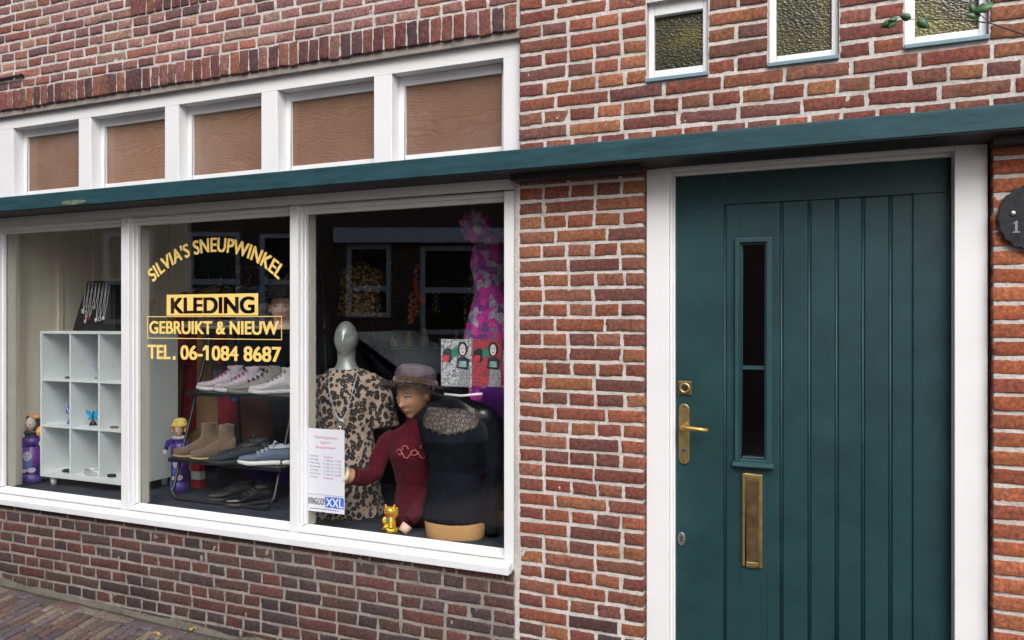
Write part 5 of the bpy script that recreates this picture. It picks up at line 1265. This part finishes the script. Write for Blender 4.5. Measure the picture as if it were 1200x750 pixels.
# two collage pictures hanging inside the glass
def picture(px0, px1, py0, py1, bgc, red, lab, seed):
    y = .135; x0, x1 = PX(px0, y), PX(px1, y); xm = (px0 + px1) / 2; z1, z0 = PZ(xm, py0, y), PZ(xm, py1, y)
    e = empty('collage_picture', ((x0 + x1) / 2, y, z0)); tag(e, lab, 'picture', 'collage pictures inside the window'); W, Hh_ = x1 - x0, z1 - z0
    m = bpy.data.materials.new('collage_print'); nt, b = nodes(m); b.inputs['Roughness'].default_value = .35; co = coords(nt)
    f = noise_t(nt, co, 55 + seed, 8, .8, .6); v = N(nt, 'ShaderNodeTexVoronoi', Scale=60, feature='DISTANCE_TO_EDGE'); nt.links.new(co, v.inputs['Vector'])
    c = ramp(nt, f, [(.42, (.08, .08, .09)), (.5, bgc), (.62, tuple(min(1, q * 1.15) for q in bgc))]); c = mixc(nt, ramp(nt, v.outputs['Distance'], [(.02, (1, 1, 1)), (.06, (0, 0, 0))]), c, (.05, .05, .06))
    nt.links.new(c, b.inputs['Base Color'])
    s = MB(); s.box(-W / 2, W / 2, 0, .006, 0, Hh_); s.build('print', m, e)
    L = [0]
    def blob(pts, mm, nm='printed_shape'):
        L[0] += 1; s = MB(); s.plate([(-W / 2 + W * a, Hh_ * b) for a, b in pts], -.0006 * L[0], -.0006 * L[0] + .0005); return s.build(nm, mm, e)
    def oval(cx, cz, rx, rz_, n=16): return [(cx + rx * math.cos(2 * PI * i / n), cz + rz_ * math.sin(2 * PI * i / n)) for i in range(n)]
    blob([(.55, .0), (.95, .0), (.98, .25), (.88, .5), (.62, .5), (.6, .25)], col('print_grey', (.25, .26, .28), .4, var=.6, vs_=120))
    blob([(.05, .55), (.30, .50), (.42, .62), (.38, .78), (.2, .82), (.05, .74)], M['ink_black'])
    blob([(.35, .60), (.6, .66), (.56, .82), (.36, .78)], col('print_green', (.04, .20, .14), .4))
    blob([(.50, .40), (.9, .36), (.95, .58), (.78, .64), (.55, .60)], M['ink_black'])
    blob([(.02, .50), (.25, .54), (.28, .66), (.1, .66)], col('print_red', (.55, .04, .05), .4))
    blob(oval(.72, .80, .17, .155), M['ink_black'], 'printed_hair'); blob(oval(.72, .785, .10, .12), col('print_skin', (.62, .60, .60), .4), 'printed_portrait')
    blob(oval(.73, .73, .035, .015), col('print_lips', (.55, .02, .05), .4)); blob(oval(.68, .81, .022, .010), M['ink_black']); blob(oval(.77, .81, .022, .010), M['ink_black'])
    blob([(.6, .42), (.86, .42), (.84, .54), (.62, .54)], col('print_mint', (.25, .42, .38), .4, var=.5, vs_=80))
picture(517, 552.5, 397.5, 453, (.55, .55, .58), False, 'black and white collage picture of a dark haired woman inside the right pane', 0)
picture(553.5, 588, 398, 453, (.50, .05, .06), True, 'red collage picture of a dark haired woman beside the window frame', 4)
# rod under the pictures
s = MB(); s.tube([(PX(521, .15), .15, PZ(521, 462, .15)), (PX(540, .15), .155, PZ(540, 464, .15)), (PX(565, .15), .15, PZ(565, 461.5, .15))], .006, 8); o = s.build('white_rod', 'white'); tag(o, 'thin white rod hanging below the two collage pictures', 'rod')
# purple cloth right of the torso
garment('skirt', 'purple cloth skirt hanging below the collage pictures at the window edge', 'skirt', PX(584, .42), .42, PZ(584, 452, .42), .16, .42, col('purple_satin', (.16, .02, .30), .4), 9, .03, False, 0)
# globe lamp
s = MB(); s.ell((0, 0, 0), (.15, .15, .15), 32, 24); o = s.build('shade', col('paper_shade', (.42, .38, .28), .8)); lampx = PX(266, 2.6)
e = empty('pendant_lamp', (lampx, 2.6, PZ(266, 272, 2.6))); tag(e, 'round paper pendant lamp hanging unlit deep in the shop', 'lamp'); o.parent = e
s = MB(); s.tube([(0, 0, .14), (0, 0, 2.72 - e.location.z)], .004, 6); s.build('cord', 'black', e)
# dark cabinet and tables in the depth of the shop
for (x, y, w, d, h, lab) in ((-2.2, 3.4, .9, .4, 1.7, 'tall dark wooden wardrobe deep in the shop'), (-4.3, 3.2, 1.2, .5, .9, 'low dark wooden chest of drawers deep in the shop')):
    e = empty('wardrobe' if h > 1 else 'chest_of_drawers', (x, y, .05)); tag(e, lab, 'wardrobe' if h > 1 else 'chest')
    s = MB(); s.box(-w / 2, w / 2, 0, d, 0, h); s.build('case', 'room', e, bevel=.006)
    for k in (0, 1):
        s = MB()
        if h > 1: s.box(-w / 2 + .02 + k * w / 2, -.02 + k * w / 2, -.02, -.002, .08, h - .05)
        else: s.box(-w / 2 + .03, w / 2 - .03, -.02, -.002, .08 + k * h * .45, .05 + (k + 1) * h * .44)
        q = s.build('door' if h > 1 else 'drawer', 'room', e, bevel=.004)
        s = MB(); s.ell(((-.05 + k * .1) if h > 1 else 0, -.035, h * .5 if h > 1 else .25 + k * .4), (.015, .015, .015), 12, 8); s.build('knob', 'brass', q)

# ------------------------------------------------------------------ opening hours notice on the glass
y = GY - .002; xa, xb = PX(360, y), PX(403.8, y); xm = 382
zt, zb = PZ(xm, 502.8, y), PZ(xm, 600.5, y)
e = empty('opening_hours_notice', (0, 0, 0)); tag(e, 'white opening hours notice taped to the lower left corner of the right pane', 'notice')
s = MB(); s.box(xa, xb, y - .001, y, zb, zt); s.build('paper', 'paper', e)
W, Hn = xb - xa, zt - zb
def T(mb, txt, u0, u1, v0, v1, mi=0, bold=.0): add_text(mb, txt, xa + W * u0, xa + W * u1, zb + Hn * v0, zb + Hn * v1, y - .0016, bold, mi)
s = MB(); T(s, 'Openingstijden', .20, .82, .875, .915); T(s, "Sylvia's", .37, .65, .815, .855); T(s, 'Sneupwinkel', .24, .76, .755, .795); s.build('notice_heading', 'ink_red', e)
s = MB(); s2 = MB()
for k, (dname, hrs) in enumerate((('Maandag', 'Gesloten'), ('Dinsdag', '11.00 tot 17.00'), ('Woensdag', '11.00 tot 17.00'), ('Donderdag', '11.00 tot 17.00'), ('Vrijdag', '11.00 tot 17.00'), ('Zaterdag', '11.00 tot 16.00'), ('Zondag', 'Gesloten'))):
    v = .655 - .042 * k; T(s, dname, .08, .08 + .032 * len(dname), v, v + .026)
    T(s2 if hrs == 'Gesloten' else s, hrs, .45, .45 + .031 * len(hrs), v, v + .024)
s.build('notice_text', 'ink_grey', e); s2.build('notice_closed_text', 'ink_red', e)
s = MB(); s.plate([(xa + W * .02, zb + Hn * .205), (xa + W * .98, zb + Hn * .205), (xa + W * .98, zb + Hn * .208), (xa + W * .02, zb + Hn * .208)], y - .0016, y - .0012); T(s, 'KRINGLOOP', .05, .48, .085, .165, bold=.02); [s.plate([(xa + W * u, zb + Hn * .030), (xa + W * (u + .045), zb + Hn * .030), (xa + W * (u + .045), zb + Hn * .038), (xa + W * u, zb + Hn * .038)], y - .0016, y - .0012) for u in [.08 + .06 * k for k in range(13)]]; s.build('logo_lettering', 'ink_black', e)
s = MB(); s.plate([(xa + W * .49, zb + Hn * .060), (xa + W * .985, zb + Hn * .060), (xa + W * .985, zb + Hn * .19), (xa + W * .49, zb + Hn * .19)], y - .0016, y - .0012); lg = s.build('logo_field', 'ink_blue', e)
s = MB(); add_text(s, 'XXL', xa + W * .52, xa + W * .965, zb + Hn * .075, zb + Hn * .175, y - .0021, .035); s.build('logo_letters', 'white', lg)

# ------------------------------------------------------------------ house number plate
X, Z = P(1209, 254, -.02); e = empty('house_number_plate', (X, 0, Z)); tag(e, 'round scalloped slate house number plate on the brick right of the door', 'house number')
n = 96; pts = [((.093 + .0025 * math.cos(18 * 2 * PI * i / n)) * math.cos(2 * PI * i / n), (.106 + .0028 * math.cos(18 * 2 * PI * i / n)) * math.sin(2 * PI * i / n)) for i in range(n)]
s = MB(); s.plate(pts, -.020, -.008); s.build('slate_disc', 'slate', e, bevel=.002)
nx, nz = P(1190.5, 266, -.02)
s = MB(); cx_, cz_ = nx - X, nz - Z; s.plate([(cx_ - .009, cz_ - .019), (cx_ + .011, cz_ - .019), (cx_ + .011, cz_ - .015), (cx_ + .0045, cz_ - .014), (cx_ + .0045, cz_ + .020), (cx_ + .001, cz_ + .020), (cx_ - .008, cz_ + .013), (cx_ - .008, cz_ + .010), (cx_ - .0025, cz_ + .012), (cx_ - .0025, cz_ - .014), (cx_ - .009, cz_ - .015)], -.0216, -.0205); s.build('numeral', col('engraved_grey', (.17, .17, .18), .6), e)
nx, nz = P(1187, 250, -.02); s = MB(); s.ell((nx - X, -.022, nz - Z), (.009, .005, .009), 16, 10); s.build('screw_cap', 'steel', e)

# ------------------------------------------------------------------ twig with leaves in front of the upper wall
yb = -.20
def tp_(px_, py_, y): X_, Z_ = P(px_, py_, y); return Vector((X_, y, Z_))
e = empty('climbing_twig', (0, 0, 0)); tag(e, 'thin green leaved twig reaching across the third small window', 'plant')
main = [tp_(1320, 62, -.02), tp_(1240, 52, -.12), tp_(1196, 39, -.16), tp_(1160, 27, -.18), tp_(1120, 22.5, -.20), tp_(1075, 22, -.21), tp_(1045, 25, -.20)]
s = MB(); s.tube(main, [.004, .0032, .0026, .0022, .0018, .0014, .0010], 7)
s.tube([main[3], tp_(1150, 18, -.19), tp_(1140, 14, -.2)], [.0014, .0011, .0008], 6)
random.seed(6)
for k in range(14):
    a, b = main[k % 5], main[k % 5 + 1]; t_ = random.random(); p = a.lerp(b, t_); d_ = Vector((random.uniform(-1, 1), -.3, random.uniform(-1, 1))).normalized() * .008; s.tube([p, p + d_], [.0012, .0003], 5)
s.build('stem', 'twig', e)
def leaf_(px_, py_, y, L, ang, tw):
    c = tp_(px_, py_, y); s = MB(); v = []; n = 8
    for i in range(n + 1):
        t_ = i / n; w = .34 * L * math.sin(PI * t_ ** .8) + .0002
        for sg in (-1, 0, 1): v.append((t_ * L, -.10 * L * math.sin(PI * t_) * (1 if sg == 0 else 0) + .001 * sg, sg * w))
    s.add(v, [(i * 3 + j, i * 3 + j + 1, (i + 1) * 3 + j + 1, (i + 1) * 3 + j) for i in range(n) for j in range(2)], 0, True)
    o = s.build('leaf', 'leaf', e, loc=c, rot=(R(tw), R(ang), R(tw * .4))); d = o.modifiers.new('t', 'SOLIDIFY'); d.thickness = .0006
for a in ((1075, 23, -.21, .045, 40, 20), (1068, 21, -.21, .036, 200, -15), (1052, 21, -.2, .030, 170, 30), (1050, 23, -.2, .034, 130, 10), (1046, 25, -.2, .038, 160, -25), (1150, 18, -.19, .050, 190, 25), (1142, 13, -.2, .055, -12, -20), (1150, 14, -.2, .045, -40, 35), (1142, 14, -.2, .032, 250, 10), (1240, 50, -.12, .05, 30, 10), (1262, 50, -.1, .05, -80, 30)): leaf_(*a)

# iron wall anchor at the far left
X, Z = P(8, 92, -.015); s = MB(); s.tube([(X - .5, -.012, Z - .004), (X + .13, -.018, Z + .004)], [.011, .009], 10); s.tube([(X + .12, -.018, Z + .004), (X + .12, .03, Z + .004)], .008, 8)
o = s.build('wall_anchor', 'dark_iron'); tag(o, 'black iron rod fixed to the upper brick wall at the far left', 'iron rod')

# ------------------------------------------------------------------ across the street (seen in the glass): houses, parked car
F = Vector((-math.sin(TH), math.cos(TH), 0)); Rt = Vector((math.cos(TH), math.sin(TH), 0)); C0 = Vector((0, -CAMY, CAMZ))
def mirror(dep, u_px, v_px=None):
    p = C0 + F * dep + Rt * ((u_px - 600) * dep / FPX); p.z = CAMZ + (375 - (v_px if v_px else 375)) * dep / FPX; p.y = 2 * GY - p.y; return p
DEP = 11.0
ang = math.atan2(-Rt.y, Rt.x)                                        # facade direction of the house across
m_hb = bpy.data.materials.new('far_brick'); nt, b = nodes(m_hb); br = N(nt, 'ShaderNodeTexBrick', Scale=1.0); br.inputs['Brick Width'].default_value = .21; br.inputs['Row Height'].default_value = .06; br.inputs['Mortar Size'].default_value = .006
br.inputs['Color1'].default_value = (.15, .08, .07, 1); br.inputs['Color2'].default_value = (.10, .065, .06, 1); br.inputs['Mortar'].default_value = (.16, .15, .14, 1)
tc = nt.nodes.new('ShaderNodeTexCoord'); mpn = nt.nodes.new('ShaderNodeMapping'); mpn.inputs['Rotation'].default_value = (R(-90), 0, 0); nt.links.new(tc.outputs['Object'], mpn.inputs[0]); nt.links.new(mpn.outputs[0], br.inputs['Vector']); nt.links.new(br.outputs[0], b.inputs['Base Color']); b.inputs['Roughness'].default_value = .9
m_fw = col('far_white_paint', (.66, .74, .84), .5); m_dg = col('far_dark_glass', (.015, .018, .022), .08)
house = empty('house_across', (mirror(DEP, 600).x, mirror(DEP, 600).y, -.1), ang)
tag(house, 'dark brick house with white framed windows across the street', 'house')
# local frame: x = along (same sense as image x in the mirror), front face at y = 0, body towards -y
def hx(px_): return (px_ - 600) * DEP / FPX
def hz(py_): return CAMZ + .1 + (375 - py_) * DEP / FPX
s = MB(); wins = [(405, 458, 286, 372, 338), (492, 560, 288, 392, 340), (303, 350, 273, 380, 330), (219, 281, 271, 380, 330), (120, 180, 271, 380, 330), (590, 650, 288, 392, 340)]
WZ = 5.2
rects = sorted([(hx(a), hx(b), hz(d), hz(c)) for a, b, c, d, _ in wins])
xs = -9.5
for (a, b, c, d) in rects: s.box(xs, a, -.25, 0, 0, WZ); s.box(a, b, -.25, 0, 0, c); s.box(a, b, -.25, 0, d, WZ); xs = b
s.box(xs, 7.5, -.25, 0, 0, WZ); s.box(-9.5, 7.5, -7, -.26, 0, WZ - .05)
s.build('wall', m_hb, house)
for (a, b, c, d), (_, _, _, _, cb) in zip(rects, sorted(wins)):
    t_ = .07; s = MB(); s.box(a, a + t_, -.12, -.02, c, d); s.box(b - t_, b, -.12, -.02, c, d); s.box(a + t_, b - t_, -.12, -.02, d - t_, d); s.box(a + t_, b - t_, -.12, -.02, c, c + t_); s.box(a + t_, b - t_, -.11, -.03, hz(cb) - .04, hz(cb) + .04)
    w_ = s.build('window', m_fw, house); s = MB(); s.box(a + t_, b - t_, -.09, -.08, c + t_, d - t_); s.build('pane', m_dg, w_)
s = MB(); s.box(hx(393), hx(660), .0, .14, hz(285), hz(268)); s.build('lintel_board', m_fw, house)
s = MB(); s.prism([(.3, WZ), (-3.6, WZ + 2.6), (-7.3, WZ), (-7.3, WZ - .12), (.3, WZ - .12)], -9.7, 7.7); s.build('roof', col('roof_tiles', (.10, .05, .04), .8), house)

# parked car, mirrored position in front of the shop
car = empty('parked_car', (-4.95, -3.95, -.08)); tag(car, 'dark blue parked hatchback at the kerb opposite the shop window', 'car')
CLn, CW = 4.1, 1.68
prof = [(-2.05, .32), (-2.02, .75), (-1.95, .92), (-1.55, .99), (-1.25, 1.34), (-.85, 1.46), (0, 1.49), (.45, 1.45), (.72, 1.36), (1.22, 1.02), (1.75, .90), (2.0, .74), (2.05, .5), (2.02, .30)]
m_car = col('dark_car_paint', (.012, .016, .026), .18, coat=1.0)
s = MB(); v = []; n = len(prof); ws = 9
for (x, z) in prof:
    for j in range(ws):
        u = -1 + 2 * j / (ws - 1); k = .78 if z > 1.3 else .86 if z > 1.15 else .97 if z > .8 else 1
        v.append((x - .04 * u * u * (1 if x > 0 else -1), u * CW / 2 * k, z - .04 * u ** 4))
s.add(v, [(i * ws + j, i * ws + j + 1, (i + 1) * ws + j + 1, (i + 1) * ws + j) for i in range(n - 1) for j in range(ws - 1)], 0, True)
for sg, j in ((-1, 0), (1, ws - 1)):
    low = [(p[0], sg * CW / 2, .30) for p in v[j::ws]]; up_ = v[j::ws]; q = up_ + low
    s.add(q, [(i, i + 1, i + 1 + n, i + n) for i in range(n - 1)])
s.box(-2.0, 2.0, -CW / 2 + .05, CW / 2 - .05, .22, .31)
s.build('body', m_car, car)
m_cg = glass('car_glass', (.35, .42, .44), .08)
m_cg2 = col('car_glass_dark', (.03, .05, .055), .05, coat=1)
s = MB(); s.add([(.50, -.62, 1.50), (.50, .62, 1.50), (1.26, .74, 1.085), (1.26, -.74, 1.085)], [(0, 1, 2, 3)]); o = s.build('windscreen', col('windscreen_pale_sheen', (.48, .56, .55), .12, coat=1, var=.5, vs_=2), car); d = o.modifiers.new('t', 'SOLIDIFY'); d.thickness = .012; d.offset = 1  # pale colour painted in for the sky's sheen on the glass
for sg in (-1, 1):
    for (x0, x1) in ((-1.15, -.20), (-.12, .62)):
        s = MB(); yy = sg * .745; s.add([(x0, sg * .80, 1.0), (x1 + (.35 if x1 > .5 else 0), sg * .80, 1.0), (x1 - (.05 if x1 > .5 else 0), sg * .665, 1.37), (x0 + (.15 if x0 < -1 else 0), sg * .665, 1.37)], [(0, 1, 2, 3)]); o = s.build('side_window', m_cg2, car); d = o.modifiers.new('t', 'SOLIDIFY'); d.thickness = .012; d.offset = 0
    for x in (-1.25, 1.28):
        s = MB(); s.tube([(x, sg * (CW / 2 - .18), .31), (x, sg * (CW / 2 + .012), .31)], .31, 32); w_ = s.build('wheel', 'black', car)
        s = MB(); s.tube([(x, sg * (CW / 2 + .012), .31), (x, sg * (CW / 2 + .02), .31)], .19, 24); s.build('rim', 'dark_iron', w_)
    s = MB(); s.ell((1.92, sg * .60, .72), (.09, .16, .08), 16, 10); s.build('headlight', 'steel', car)
    s = MB(); s.ell((.72, sg * .92, 1.03), (.06, .10, .07), 14, 10); s.build('wing_mirror', m_car, car)
